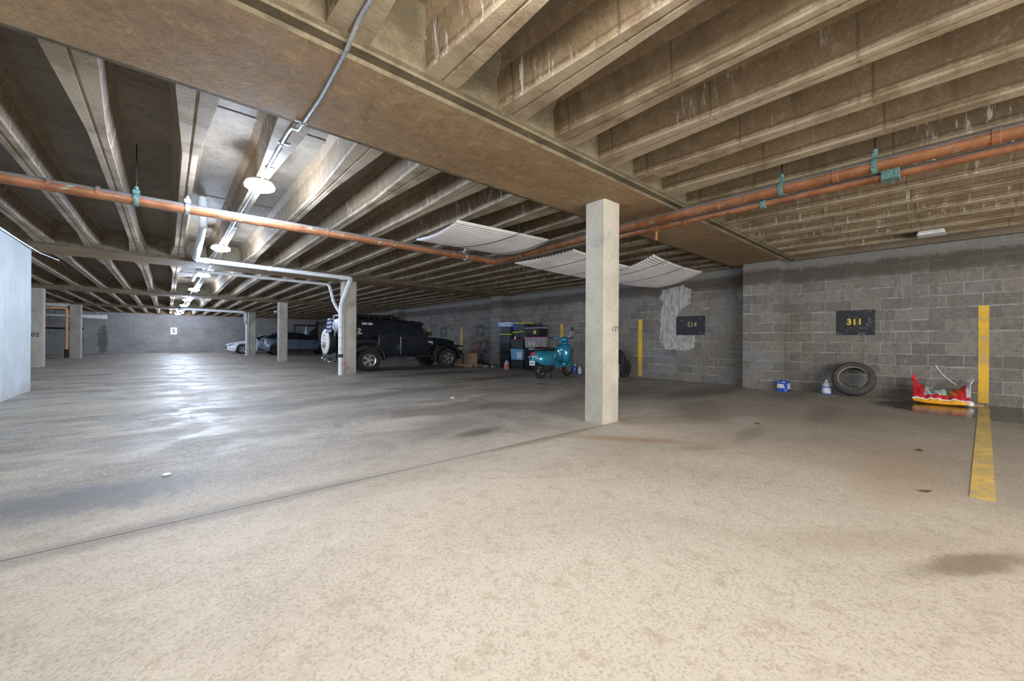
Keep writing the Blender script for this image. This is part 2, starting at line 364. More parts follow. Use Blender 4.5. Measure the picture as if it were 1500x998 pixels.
def painted_wall():
    t = NT('pale_blue_painted_block'); P = t.w; x, y, z = t.xyz(P)[:3]
    a = t.noise(P, 1.1, 5, 0.6, 0.4); sv = t.noise(t.scale(P, (4, 4, 0.5)), 1.6, 5, 0.7); c = t.noise(P, 40, 3, 0.7)
    base = t.mix(t.ramp(a, 0.35, 0.65), (0.52, 0.59, 0.61), (0.62, 0.69, 0.72))
    base = t.mix(t.ramp(sv, 0.52, 0.75, 0, 0.5), base, (0.42, 0.41, 0.35))
    base = t.mix(t.ramp(t.math('ADD', z, t.math('MULTIPLY', a, 0.4)), 0.45, 0.1, 0, 0.5), base, (0.42, 0.37, 0.30))
    base = t.mix(t.ramp(c, 0.5, 0.7, 0, 0.2), base, (0.35, 0.38, 0.38))
    t.col(base); t.rough(0.7); t.bump(t.math('ADD', t.math('MULTIPLY', c, 0.5), a), 0.4, 0.01)
    return t.m
M['paint_blue'] = painted_wall()

# ------------------------------------------------------------------ the shell
XW = 10.47          # face of the right wall
YB = 40.0           # face of the back wall
ZS, ZJ, ZT = 2.855, 2.91, 3.27   # beam soffit, joist soffit, slab soffit
XLW = -2.05
XL0 = -8.0

b = MB(); b.box(XL0, XW + .25, -6.5, YB + .3, -0.15, 0.0); struct(b.build('floor', M['floor']))
b = MB(); b.box(XW, XW + .25, -6.5, YB, 0, ZS); b.box(XW + .02, XW + .25, -6.5, YB, ZS, ZT)
for i, y0 in enumerate((2.66, 12.16, 21.6, 31.1)): b.box(10.07, XW + .01, y0, y0 + .72, 0, ZS - .001)
struct(b.build('wall_right', M['blocks_y']))
b = MB(); b.box(-3.75, XW + .25, YB, YB + .25, 0, ZT); b.box(-4.25, -3.75, YB - .25, YB + .25, 0, ZT); b.box(XL0, -4.25, YB - .6, YB + .25, 0, ZT)
wb = struct(b.build('wall_back', M['blocks_x']))
# painted wall at the left, ends at the second beam line
b = MB(); b.box(XLW - .25, XLW, -6.5, 12.22, 0, ZS - .001); struct(b.build('wall_left', M['paint_blue']))
b = MB(); b.box(XL0 - .25, XL0, 18.2, YB, 0, ZT); b.box(XL0 - .25, XL0, 12.2, 13.0, 0, ZT); b.box(XL0, XLW - .25, 11.9, 12.15, 0, ZS)
struct(b.build('wall_far_left', M['blocks_y']))
# front wall with the open vehicle entrance behind the camera
b = MB(); b.box(XLW - .25, -2.05 + .1, -6.75, -6.5, 0, ZT); b.box(7.4, XW + .25, -6.75, -6.5, 0, ZT); b.box(-1.95, 7.4, -6.75, -6.5, 2.82, ZT)
struct(b.build('wall_front', M['blocks_x']))

# ceiling: slab, with every concrete joist a part of it
b = MB(); b.box(XL0 - .25, XW + .25, -6.75, YB + .3, ZT, ZT + .2)
ceiling = struct(b.build('ceiling', M['slab']))
BEAMS = [-6.2, 3.113, 12.35, 21.75, 31.2, 40.55]
HB = 0.643
def joist_mesh(L):
    """rib with flared ends, a small lip along the soffit, and a haunch at the slab"""
    mb = MB(); rings = []
    ys = [0, .1, .4, .7, 1.0, 1.3, 1.45]; ys = ys + [L / 2] + [L - q for q in reversed(ys)]
    for y in ys:
        e = min(y, L - y); w = 0.058 + 0.066 * max(0.0, 1 - max(0, e - .1) / 1.3)
        p = [(-w - .004, ZJ), (-.012, ZJ + .001), (-.009, ZJ + .014), (.009, ZJ + .014), (.012, ZJ + .001), (w + .004, ZJ), (w + .007, ZJ + .022), (w - .002, ZJ + .034), (w + .028, ZT - .075), (w + .085, ZT + .005),
             (-w - .085, ZT + .005), (-w - .028, ZT - .075), (w * -1 + .002, ZJ + .034), (-w - .007, ZJ + .022)]
        rings.append([(q[0], y, q[1]) for q in p])
    mb.rings(rings); return mb
JX = [0.82 + 0.655 * k for k in range(-13, 15)]
count = 0; extra = MB()
bays = []
for i in range(5):
    y0 = BEAMS[i] + HB; y1 = BEAMS[i + 1] - HB
    bays.append((y0, y1))
proto = {}
order = [(1, x) for x in JX if x > -2] + [(0, x) for x in JX if x > 0.3] + [(2, x) for x in JX if x > -8] + [(3, x) for x in JX if x > -4.5] + [(4, x) for x in JX if -3.5 < x < 6]
rest = [(i, x) for i in range(5) for x in JX if (i, x) not in order and not (i < 2 and x < -2)]
for k, (i, x) in enumerate(order + rest):
    y0, y1 = bays[i]; L = y1 - y0
    if x > XW - .1: continue
    if count < 98:
        if i not in proto:
            proto[i] = joist_mesh(L).build('joist', M['joist'], None, smooth=25); o = proto[i]
        else:
            o = proto[i].copy(); COL.objects.link(o)
        o.parent = ceiling; o.location = (x, y0, 0); count += 1
    else:
        for v in [joist_mesh(L)]:
            extra.add([(p[0] + x, p[1] + y0, p[2]) for p in v.v], v.f)
ex = extra.build('joist', M['joist'], ceiling, smooth=25); ex['kind'] = 'stuff'
# slab thickening ribs where the pans lap, and blocking at the wall
lap = MB()
for (y0, y1) in bays:
    for yy in (y0 + .95, (y0 + y1) / 2, y1 - .95):
        lap.prism([(yy - .06, ZT + .005), (yy - .035, ZT - .012), (yy + .035, ZT - .012), (yy + .06, ZT + .005)], 'x', XL0, XW)
    lap.box(XW - .09, XW + .02, y0, y1, ZS + .002, ZT + .002)
lap.build('pan_lap', M['slab'], ceiling)
# wide flat band beams
names = [None, 'wide tan concrete band beam overhead nearest the camera, grey conduit strapped across it',
         'second concrete band beam, with white drain pipe running along its near side',
         'third concrete band beam, on the column with the security camera',
         'farthest concrete band beam, just in front of the back block wall', None]
for i, yc in enumerate(BEAMS):
    if i in (0,): x0 = XLW
    else: x0 = XL0
    if i == 1: x0 = XLW - .2
    b = MB(); y0, y1 = yc - HB, yc + HB; s0, s1 = yc - .515, yc + .515
    if i == 5: y1 = s1 = YB; 
    if i == 5: s0 = YB - .13; y0 = YB - .1 
    prof = [(s0, ZS), (s1, ZS), (s1 + .008, ZS + .028), (y1 - .035, ZS + .026), (y1 - .03, ZJ - .012), (y1, ZJ), (y1, ZT - .12), (y1 + .12, ZT + .002), (y0 - .12, ZT + .002), (y0, ZT - .12), (y0, ZJ), (y0 + .03, ZJ - .012), (y0 + .035, ZS + .026), (s0 - .008, ZS + .028)]
    if i == 5: prof = [(YB - .3, ZS + .05), (YB, ZS + .05), (YB, ZT + .002), (YB - .42, ZT + .002), (YB - .3, ZT - .12)]
    b.prism(prof, 'x', x0, XW if i != 1 else XW)
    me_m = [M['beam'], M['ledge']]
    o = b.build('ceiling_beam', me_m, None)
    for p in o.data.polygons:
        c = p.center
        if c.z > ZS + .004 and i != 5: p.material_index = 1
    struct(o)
    if names[i]: o['label'] = names[i]

# columns
COLX = 4.142; CW = 0.32; CD = 0.305
def column(x0, x1, y0, y1, label, mat, group=None):
    t = thing('concrete_column', label, 'column', ((x0 + x1) / 2, (y0 + y1) / 2, 0), 0, group)
    b = MB(); w, d = (x1 - x0) / 2, (y1 - y0) / 2
    ch = .018; poly = [(-w + ch, -d), (w - ch, -d), (w, -d + ch), (w, d - ch), (w - ch, d), (-w + ch, d), (-w, d - ch), (-w, -d + ch)]
    b.prism(poly, 'z', 0, ZS - .001); b.build('shaft', mat, t)
    return t
c1 = column(4.142, 4.475, 2.98, 3.29, 'near square concrete column in the middle, small black scribble on its right face', M['column'])
c2 = column(4.05, 4.43, 12.42, 12.78, 'concrete column with white drain pipe down its side, beside the black off-road vehicle', M['column'])
c3 = column(4.05, 4.43, 21.75, 22.1, 'concrete column carrying a small white security camera', M['column'])
c4 = column(4.05, 4.45, 31.15, 31.5, 'far concrete column with thin white pipe, before the white car', M['column'])
cl1 = column(-3.80, -3.40, 21.9, 22.35, 'left concrete column with hand painted number and orange marks', M['column'])
cl2 = column(-3.92, -3.50, 31.2, 31.6, 'left rear concrete column standing beside the orange pipe', M['column'])

# ------------------------------------------------------------------ ceiling lamps
def emis(name, col, st):
    t = NT(name); t.b.inputs['Base Color'].default_value = (.9, .9, .9, 1)
    t.b.inputs['Emission Color'].default_value = (*col, 1); t.b.inputs['Emission Strength'].default_value = st; return t.m
M['lamp'] = emis('lamp_lens', (0.86, 0.93, 1.0), 60.0)
M['galv'] = plain('galvanised_metal', (0.46, 0.49, 0.52), 0.4, 0.75, 0.2, 25)
M['whitepl'] = plain('white_plastic', (0.72, 0.73, 0.74), 0.45)
ords = ['behind the camera', 'just above the camera', 'nearest visible', 'second visible', 'third visible', 'fourth visible', 'fifth visible', 'sixth visible', 'seventh visible, near the back wall', 'last']
for i, (lx, ly) in enumerate(zip(LAMP_X, LAMP_Y)):
    t = thing('ceiling_lamp', f'round white lamp under a joist, {ords[i]} in the row', 'lamp', (lx, ly, ZJ))
    b = MB(); b.lathe([(.05, 0.0), (.14, -.005), (.15, -.03), (.145, -.045)], n=24); b.build('housing', M['whitepl'], t, smooth=40)
    b = MB(); b.lathe([(.143, -.045), (.155, -.052), (.15, -.075), (.11, -.098), (.04, -.108)], n=24); b.build('lens', M['lamp'], t, smooth=60)
    d = bpy.data.lights.new('lamp_light', 'POINT'); d.energy = LAMP_W * (0.42 if i < 2 else 1.0 if i < 8 else 1.5); d.color = (1.0, 0.95, 0.88) if i < 2 else LAMP_COL; d.shadow_soft_size = .13
    o = bpy.data.objects.new('lamp_light', d); COL.objects.link(o); o.parent = t; o.location = (0, 0, -.25)
# ------------------------------------------------------------------ paint on the walls and floor
M['yellow'] = None
def worn_paint(name, col, under, amt=0.62):
    t = NT(name); n = t.noise(t.w, 14, 5, 0.75); n2 = t.noise(t.w, 2.0, 3, 0.6); zz = t.xyz(t.w)[2]
    f = t.ramp(t.math('ADD', n, t.math('MULTIPLY', n2, 0.4)), amt, amt + .18, 0, 0.8)
    t.col(t.mix(f, t.mix(t.ramp(n2, .4, .6), col, tuple(c * .82 for c in col)), under)); t.rough(0.75); t.bump(n, .2, .004); return t.m
M['yellow'] = worn_paint('yellow_wall_paint', (0.74, 0.45, 0.035), (0.35, 0.32, 0.26), 0.70)
M['yellow_floor'] = worn_paint('yellow_floor_paint', (0.78, 0.54, 0.14), (0.42, 0.36, 0.27), 0.66)
M['yellow_faint'] = worn_paint('worn_yellow_floor_paint', (0.42, 0.32, 0.13), (0.22, 0.19, 0.155), 0.50)
M['signblack'] = worn_paint('black_sign_paint', (0.022, 0.024, 0.03), (0.13, 0.13, 0.14), 0.72)
M['signgrey'] = worn_paint('faded_sign_paint', (0.055, 0.057, 0.07), (0.16, 0.15, 0.14), 0.62)
M['digit'] = plain('yellow_digit_paint', (0.70, 0.52, 0.05), 0.7)
M['digit2'] = plain('faded_olive_digit_paint', (0.30, 0.30, 0.15), 0.8)
M['black'] = plain('black_plastic', (0.014, 0.015, 0.018), 0.5)
M['blackmetal'] = plain('black_metal', (0.02, 0.02, 0.022), 0.4, 0.5)
M['white'] = plain('white_paint', (0.78, 0.79, 0.80), 0.5)
M['scribble'] = plain('black_marker', (0.015, 0.015, 0.015), 0.7)

for yy, w, z1, lab in ((-.222, .118, 1.70, 'yellow upright bay line painted on the right wall beside the torn bag'),
                       (6.258, .13, 1.705, 'yellow upright bay line on the block wall just right of the near column'),
                       (9.324, .13, 1.655, 'yellow upright bay line on the wall above the teal scooter'),
                       (15.63, .13, 1.67, 'yellow upright bay line on the wall ahead of the black off-road vehicle bumper'),
                       (18.66, .13, 1.66, 'farthest yellow upright bay line, seen over the black vehicle hood')):
    b = MB(); b.box(XW - .004, XW + .004, yy - w / 2, yy + w / 2, .04, z1)
    tag(b.build('wall_stripe', M['yellow']), lab, 'wall marking', 'yellow bay lines on the right wall')
def fstripe(x0, ya, x1, yb, w, mat, lab):
    d = Vector((x1 - x0, yb - ya, 0)).normalized(); n = Vector((-d.y, d.x, 0)) * w / 2; b = MB()
    P = [Vector((x0, ya, 0)) - n, Vector((x1, yb, 0)) - n, Vector((x1, yb, 0)) + n, Vector((x0, ya, 0)) + n]
    b.rings([[(p.x, p.y, -.002) for p in P], [(p.x, p.y, .0025) for p in P]])
    tag(b.build('floor_stripe', mat), lab, 'floor marking', 'yellow bay lines on the floor')
fstripe(4.14, -.086, 10.35, -.225, .115, M['yellow_floor'], 'bright yellow bay line on the floor at the right edge of the photo')
fstripe(4.20, 6.30, 7.6, 6.34, .115, M['yellow_faint'], 'faint worn yellow bay line on the floor left of the near column')
fstripe(4.15, 9.10, 7.4, 9.34, .11, M['yellow_faint'], 'faint worn yellow bay line on the floor nearest the black vehicle')

RW = (radians(90), 0, radians(-90))    # lettering on a wall that faces -X
def wall_sign(y0, y1, z0, z1, mat, txt, dm, lab, size=.15, off=(0, 0)):
    t = thing('bay_number_sign', lab, 'sign', (XW, (y0 + y1) / 2, z0), 0, 'bay number squares on the right wall')
    b = MB(); b.box(-.006, .004, -(y1 - y0) / 2, (y1 - y0) / 2, 0, z1 - z0); b.build('painted_panel', mat, t)
    if txt: text_mesh('digits', txt, size, dm, t, (-.008, off[0], (z1 - z0) / 2 + off[1]), RW, .001, bold=.004)
    return t
wall_sign(1.148, 1.744, 1.207, 1.712, M['signblack'], '311', M['digit'], 'black square with yellow number 311 painted on the right wall above the tyre', .165, (.01, .01))
wall_sign(4.40, 5.16, 1.235, 1.74, M['signblack'], '514', M['digit2'], 'dark square with faded olive number beside the pale plaster patch', .17, (-.04, .02))
b = wall_sign(13.80, 14.50, 1.22, 1.75, M['signgrey'], '', None, 'faded dark square on the wall above the red hand truck')
q = MB(); q.box(-.008, -.005, -.12, .06, .22, .36); q.build('pale_mark', plain('pale_mark_paint', (.22, .22, .22), .8), b)
b = wall_sign(16.9, 17.56, 1.22, 1.75, M['signgrey'], '', None, 'faded dark square on the wall just above the black vehicle hood')
q = MB(); q.box(-.008, -.005, -.10, .06, .24, .36); q.build('pale_mark', bpy.data.materials['pale_mark_paint'], b)

# white plaster smear on the right wall
def plaster():
    t = NT('white_plaster_smear'); n = t.noise(t.scale(t.w, (5, 5, 1.3)), 3.0, 6, 0.75); n2 = t.noise(t.w, 2, 3, 0.5)
    t.col(t.mix(t.ramp(n, .42, .62), (0.42, 0.43, 0.43), (0.24, 0.225, 0.205))); t.rough(.9); t.bump(n, .4, .01); return t.m
M['plaster'] = plaster()
pts = [(5.60, 2.50), (5.30, 2.54), (5.0, 2.58), (4.84, 2.50), (4.74, 2.40), (4.80, 2.2), (4.79, 2.03), (4.95, 1.96), (5.10, 1.90), (5.13, 1.78), (5.18, 1.70), (5.185, 1.235), (4.95, 1.225), (4.66, 1.215), (4.655, .95),
       (4.75, .87), (4.98, .80), (5.2, .86), (5.47, .84), (5.58, 1.0), (5.66, 1.16), (5.61, 1.5), (5.64, 1.84), (5.55, 2.1), (5.63, 2.3)]
random.seed(3); rg = []
for i, p in enumerate(pts):
    q = pts[(i + 1) % len(pts)]
    for k in range(4):
        s = k / 4; rg.append((p[0] * (1 - s) + q[0] * s + random.uniform(-.025, .025), p[1] * (1 - s) + q[1] * s + random.uniform(-.03, .03)))
b = MB(); b.prism(rg, 'x', XW - .004, XW + .003); tag(b.build('plaster_patch', M['plaster']), 'pale plaster smear on the block wall beside the faded number square', 'plaster patch')

# scribbles on the columns
text_mesh('scribble', 'LTT', .085, M['scribble'], c1, (.08, -.157, 1.21), (radians(90), 0, 0), .001)
text_mesh('number', '402', .20, M['scribble'], cl1, (-.02, -.227, 1.16), (radians(90), 0, 0), .002, bold=.004)
org = plain('orange_spray_paint', (0.85, 0.24, 0.06), .7)
for z0, z1 in ((1.50, 1.72), (1.83, 2.0)):
    b = MB(); b.box(.199, .204, -.12, .08, z0, z1); b.build('orange_mark', org, cl1)
b = MB(); b.box(-.17, -.05, -.27, -.224, 1.60, 1.73); b.tube([(-.11, -.225, 1.73), (-.11, -.225, 2.84)], .012, 8); b.build('outlet_box', M['galv'], cl1, bevel=.008)

# ------------------------------------------------------------------ copper pipes
def copper(name, verd=0.6):
    t = NT(name); P = t.w; n = t.noise(P, 5, 5, 0.7, 0.5); n2 = t.noise(t.scale(P, (3, 3, 8)), 2.2, 4, 0.65); n3 = t.noise(P, 30, 4, 0.7)
    base = t.mix(t.ramp(n, .35, .65), (0.20, 0.078, 0.034), (0.30, 0.125, 0.055))
    base = t.mix(t.ramp(n3, .5, .75, 0, .6), base, (0.09, 0.05, 0.032))
    nz = t.xyz(t.n['Geometry'].outputs['Normal'])[2]
    dust = t.math('MULTIPLY', t.ramp(t.math('ADD', nz, t.math('MULTIPLY', n, .5)), .30, .70), .9)
    base = t.mix(dust, base, (0.22, 0.215, 0.21))
    v = t.math('MULTIPLY', t.ramp(n2, .60, .66), t.math('MULTIPLY', t.ramp(n3, .35, .5), verd))
    base = t.mix(v, base, (0.20, 0.38, 0.34))
    t.col(base); t.rough(.5); t.metal(0.35); t.bump(n3, .25, .004); return t.m
M['copper'] = copper('weathered_copper', .35); M['copper_v'] = copper('weathered_copper_verdigris', .95)
M['verdigris'] = plain('verdigris', (0.075, 0.16, 0.15), .85, .0, .6, 60)
t = thing('copper_pipe', 'thick weathered copper pipe crossing the ceiling from the left, then turning to run right', 'pipe', (4.955, 6.21, 2.645))
R_ = .062
b = MB(); b.tube([(-7.0, 0, -.02), (-3.0, 0, -.008), (-.12, 0, 0)], R_, 20); b.build('left_run', M['copper_v'], t, smooth=50)
b = MB(); b.tube([(0, -.12, 0), (0, -3, .05), (0, -6, .058), (0, -12.4, .06)], R_, 20); b.build('right_run', M['copper'], t, smooth=50)
b = MB(); b.tube(bend([(-.2, 0, 0), (0, 0, 0), (0, -.2, 0)], .1, 6), R_ + .008, 20)
b.lathe([(R_ + .006, 0), (R_ + .014, .005), (R_ + .014, .045), (R_ + .006, .05)], (-.21, 0, 0), 'x', 20, False)
b.build('elbow', M['copper'], t, smooth=50)
b = MB()
for x in (-5.9, -5.55, -4.8, -3.2, -2.2, -1.0): b = MB(); b.lathe([(R_, 0), (R_ + .007, .004), (R_ + .007, .03), (R_, .034)], (x, 0, -.004), 'x', 20, False); b.build('coupling', M['copper'], t, smooth=50)
for y, z in ((-1.9, .03), (-4.3, .052), (-5.4, .056), (-6.4, .058)): b = MB(); b.lathe([(R_, 0), (R_ + .007, .004), (R_ + .007, .05), (R_, .054)], (0, y, z), 'y', 20, False); b.build('coupling', M['copper'], t, smooth=50)
def hanger(px, py, pz, along, mat, r, top, name='hanger'):
    b = MB()
    ax = 'x' if along == 'x' else 'y'
    b.lathe([(r + .001, -.02), (r + .012, -.02), (r + .012, .02), (r + .001, .02)], (px, py, pz), ax, 20, False)
    rd = MB(); rd.tube([(px, py, pz + r), (px, py, top)], .007, 8); rd.build('hanger_rod', M['blackmetal'], t); b.box(px - .03, px + .03, py - .018, py + .018, pz + r, pz + r + .05)
    b.ell((px, py, pz + r + .07), (.022, .022, .03), 8, 6)
    return b.build(name, mat, t, smooth=40)
dz = 3.27 - 2.645
hanger(-5.23, 0, -.014, 'x', M['verdigris'], R_, dz); hanger(-4.78, 0, -.01, 'x', M['galv'], R_, .26)
hanger(-.72, 0, -.001, 'x', M['galv'], R_, .26)
hanger(0, -.8, .014, 'y', M['verdigris'], R_, dz); hanger(0, -4.92, .054, 'y', M['verdigris'], R_, dz); hanger(0, -5.66, .057, 'y', M['verdigris'], R_, dz)
t2 = thing('copper_pipe', 'thinner copper pipe running just beyond the thick one on the right', 'pipe', (5.075, 3.75, 2.62))
b = MB(); b.tube([(0, 0, 0), (0, -4, 0), (0, -9.9, 0)], .040, 16); b.build('run', M['copper'], t2, smooth=50)
b = MB()
for y in (-.25, -.95): b = MB(); b.tube([(0, y, 0), (0, y, -.17)], .022, 12); b.lathe([(.04, -.05), (.052, -.05), (.052, .05), (.04, .05)], (0, y, 0), 'y', 16, False); b.build('stub', M['copper'], t2, smooth=50)
for y in (-1.15, -1.35, -3.2): b = MB(); b.lathe([(.04, -.02), (.05, -.02), (.05, .02), (.04, .02)], (0, y, 0), 'y', 16, False); b.build('coupling', M['copper'], t2, smooth=50)
b = MB(); b.lathe([(.041, -.03), (.055, -.02), (.055, .02), (.041, .03)], (0, -2.25, 0), 'y', 12, False); b.build('clamp', M['verdigris'], t2, smooth=40); b = MB(); b.lathe([(.041, -.03), (.055, -.02), (.055, .02), (.041, .03)], (0, -3.3, 0), 'y', 12, False)
b.box(-.1, .02, -3.36, -3.24, -.06, .04); b.build('clamp', M['verdigris'], t2, smooth=40)

# ------------------------------------------------------------------ white drain pipes
M['pvc'] = plain('white_pvc', (0.66, 0.68, 0.70), .35, 0, .08, 4)
t = thing('drain_pipe', 'thick white drain pipe along the second beam and down the column', 'pipe', (3.93, 12.36, 0))
def rel(pts, o): return [tuple(Vector(p) - Vector(o)) for p in pts]
o = (3.93, 12.36, 0)
b = MB(); b.tube(bend(rel([(.40, 7.8, 3.26), (.41, 7.8, 2.84), (.47, 11.28, 2.83), (3.84, 11.28, 2.77)], o)[:], .14, 5) , .056, 16); b.build('overhead_run', M['pvc'], t, smooth=50)
b = MB(); b.tube(bend(rel([(3.66, 11.28, 2.773), (3.86, 11.28, 2.765), (3.925, 12.30, 2.10), (3.93, 12.36, 1.8), (3.93, 12.36, 0.0)], o), .18, 6), .063, 18); b.build('downpipe', M['pvc'], t, smooth=50)
b = MB()
for p, ax in (((.47, 11.10, 2.83), 'y'), ((.66, 11.28, 2.827), 'x'), ((1.9, 11.28, 2.805), 'x'), ((3.62, 11.28, 2.773), 'x'), ((.40, 7.8, 3.15), 'z')):
    b = MB(); b.lathe([(.057, -.05), (.066, -.045), (.066, .045), (.057, .05)], Vector(p) - Vector(o), ax, 16, False); b.build('coupling', M['pvc'], t, smooth=50)
b = MB(); b.lathe([(.064, .52), (.075, .525), (.075, .615), (.064, .62)], (0, 0, 0), 'z', 16, False); b.build('band', M['black'], t, smooth=40)
red = plain('red_paint', (.6, .03, .03), .5)
b = MB()
for z in (.78, 1.10, 1.42): b = MB(); b.ell((-.012, -.063, z), (.014, .006, .02), 8, 6); b.build('red_mark', red, t)
b = MB(); b.ell((.09, -.10, .34), (.05, .045, .035), 10, 8); b.tube([(.06, -.09, .33), (.13, -.16, .26), (.10, -.15, .12), (.05, -.1, .03)], [.03, .035, .025, .02], 8); b.build('valve', plain('rusty_valve', (.33, .17, .13), .7, 0, .5, 30), t, smooth=60)
t = thing('drain_pipe', 'slim white drain pipe beyond the second beam, joining the thick downpipe', 'pipe', (3.90, 12.95, 0)); o = (3.90, 12.95, 0)
b = MB(); b.tube(bend(rel([(.56, 15.3, 2.84), (.60, 13.25, 2.84), (3.86, 13.25, 2.81), (3.90, 12.95, 2.25), (3.93, 12.50, 1.9)], o), .12, 5), .045, 14); b.build('run', M['pvc'], t, smooth=50)
b = MB()
for p, ax in (((.75, 13.25, 2.838), 'x'), ((2.1, 13.25, 2.828), 'x'), ((.565, 15.25, 2.84), 'y')): b = MB(); b.lathe([(.046, -.04), (.054, -.036), (.054, .036), (.046, .04)], Vector(p) - Vector(o), ax, 14, False); b.build('coupling', M['pvc'], t, smooth=50)
t = thing('drain_pipe', 'thin white drain pipe at the far column in front of the white car', 'pipe', (3.93, 31.05, 0)); o = (3.93, 31.05, 0)
b = MB(); b.tube(bend(rel([(.5, 34.5, 2.84), (.6, 30.3, 2.83), (3.80, 30.3, 2.79), (3.93, 31.05, 2.1), (3.93, 31.05, 0.0)], o), .2, 5), .075, 14); b.build('run', M['pvc'], t, smooth=50)
b = MB(); b.tube(bend(rel([(3.5, 30.35, 2.74), (3.72, 30.5, 2.7), (3.84, 31.0, 2.0)], o), .1, 4), .04, 10); b.build('branch', M['pvc'], t, smooth=50)

# grey conduit across the near beam to the lamps
t = thing('conduit', 'thin grey metal conduit crossing the near band beam and running on to the lamps', 'conduit', (.82, 3.1, 2.84)); o = (.82, 3.1, 2.84)
P = [(.82, -6.4, 2.895), (.82, 2.30, 2.893), (.825, 2.52, 2.838), (.845, 3.10, 2.838), (.835, 3.74, 2.838), (.80, 3.80, 2.875), (.80, 3.95, 2.895), (.805, 5.4, 2.895), (.79, 9.7, 2.895), (.785, 11.68, 2.895), (.78, 11.86, 2.838), (.78, 12.84, 2.838), (.77, 13.02, 2.895), (.72, 18.5, 2.895), (.70, 21.08, 2.895), (.69, 21.26, 2.838), (.69, 22.24, 2.838), (.69, 22.42, 2.895), (.6, 30.3, 2.895)]
b = MB(); b.tube(bend(rel(P, o), .06, 4), .0135, 10); b.build('tube', M['galv'], t, smooth=50)
b = MB()
for y, z in ((3.62, 2.84), (4.25, 2.895), (4.95, 2.895), (8.0, 2.895)):
    b = MB(); b.box(-.045, .05, y - 3.1 - .012, y - 3.1 + .012, z - 2.84 + .008, z - 2.84 + .013); b.lathe([(.0145, -.012), (.019, -.012), (.019, .012), (.0145, .012)], (.015 if y < 4 else -.018, y - 3.1, z - 2.84 - .001), 'y', 10, False); b.build('strap', M['galv'], t)
b = MB(); b.tube([(-2.0, 6.5, 2.66), (-2.03, 9.0, 2.80), (-2.03, 11.2, 2.815), (-1.98, 12.5, 2.80), (-1.85, 13.4, 2.80)], .013, 8)
tag(b.build('conduit', M['galv']), 'thin grey wire conduit along the top of the pale blue wall', 'conduit')

# ------------------------------------------------------------------ corrugated drip sheets
def sheetmat():
    t = NT('white_corrugated_plastic'); n = t.noise(t.w, 2.5, 4, .6)
    t.col(t.mix(t.ramp(n, .35, .7), (0.60, 0.59, 0.61), (0.50, 0.49, 0.50))); t.rough(.5); return t.m
M['sheet'] = sheetmat()
def corr(label, fx, u0, u1, straps, pitch=.062, nu=22):
    """fx(u, v) -> point; u runs with the ridges, v across them"""
    L = (Vector(fx(0.5, 0)) - Vector(fx(.5, 1))).length; nv = int(L / pitch * 6); b = MB(); rings = []
    for i in range(nu + 1):
        ring = []
        for j in range(nv + 1):
            p = Vector(fx(i / nu, j / nv)); p.z += .015 * cos(2 * pi * j / 6); ring.append(p)
        rings.append(ring)
    b.rings(rings, False, False, closed=False)
    t = thing('corrugated_sheet', label, 'corrugated sheet', Vector(fx(.5, .5)), 0, 'corrugated drip sheets under the ceiling'); off = Vector(fx(.5, .5))
    b.v = [tuple(Vector(p) - off) for p in b.v]
    o = b.build('panel', M['sheet'], t, smooth=60); s = o.modifiers.new('s', 'SOLIDIFY'); s.thickness = .003
    for su in straps:
        b = MB(); pts = [Vector(fx(su[0] + (su[1] - su[0]) * k / 14, -.03 + 1.06 * k / 14)) - off - Vector((0, 0, .018)) for k in range(15)]
        pts = [pts[0] + Vector((0, 0, .25))] + pts + [pts[-1] + Vector((0, 0, .25))]
        b.tube(pts, .005, 6); b.build('strap', M['black'], t)
def bil(p00, p10, p11, p01, sag_u=0, sag_v=0, curl=0):
    A = [Vector(q) for q in (p00, p10, p11, p01)]
    def f(u, v):
        p = A[0] * (1 - u) * (1 - v) + A[1] * u * (1 - v) + A[2] * u * v + A[3] * (1 - u) * v
        p.z -= sag_u * 4 * u * (1 - u) + sag_v * 4 * v * (1 - v) - curl * max(0, v - .75) ** 2 * 16
        return p
    return f
corr('left white corrugated drip sheet hung above the copper pipe corner', bil((3.0, 4.6, 2.70), (4.86, 4.6, 2.75), (4.80, 5.75, 2.69), (2.98, 5.75, 2.66), .0, .05), 0, 1, [(.60, .40), (.97, .90)])
corr('middle white corrugated drip sheet, right of the copper pipe and behind the near column', bil((5.46, 4.6, 2.69), (7.26, 4.6, 2.61), (7.3, 5.72, 2.51), (5.05, 5.72, 2.56), .02, .02), 0, 1, [(.30, .30), (.70, .70)])
corr('right white corrugated drip sheet, curling up near the plaster smear', bil((7.32, 4.10, 2.79), (9.66, 4.12, 2.73), (9.98, 5.45, 2.53), (7.35, 5.60, 2.51), .05, .06), 0, 1, [(.22, .02), (.55, .30)])

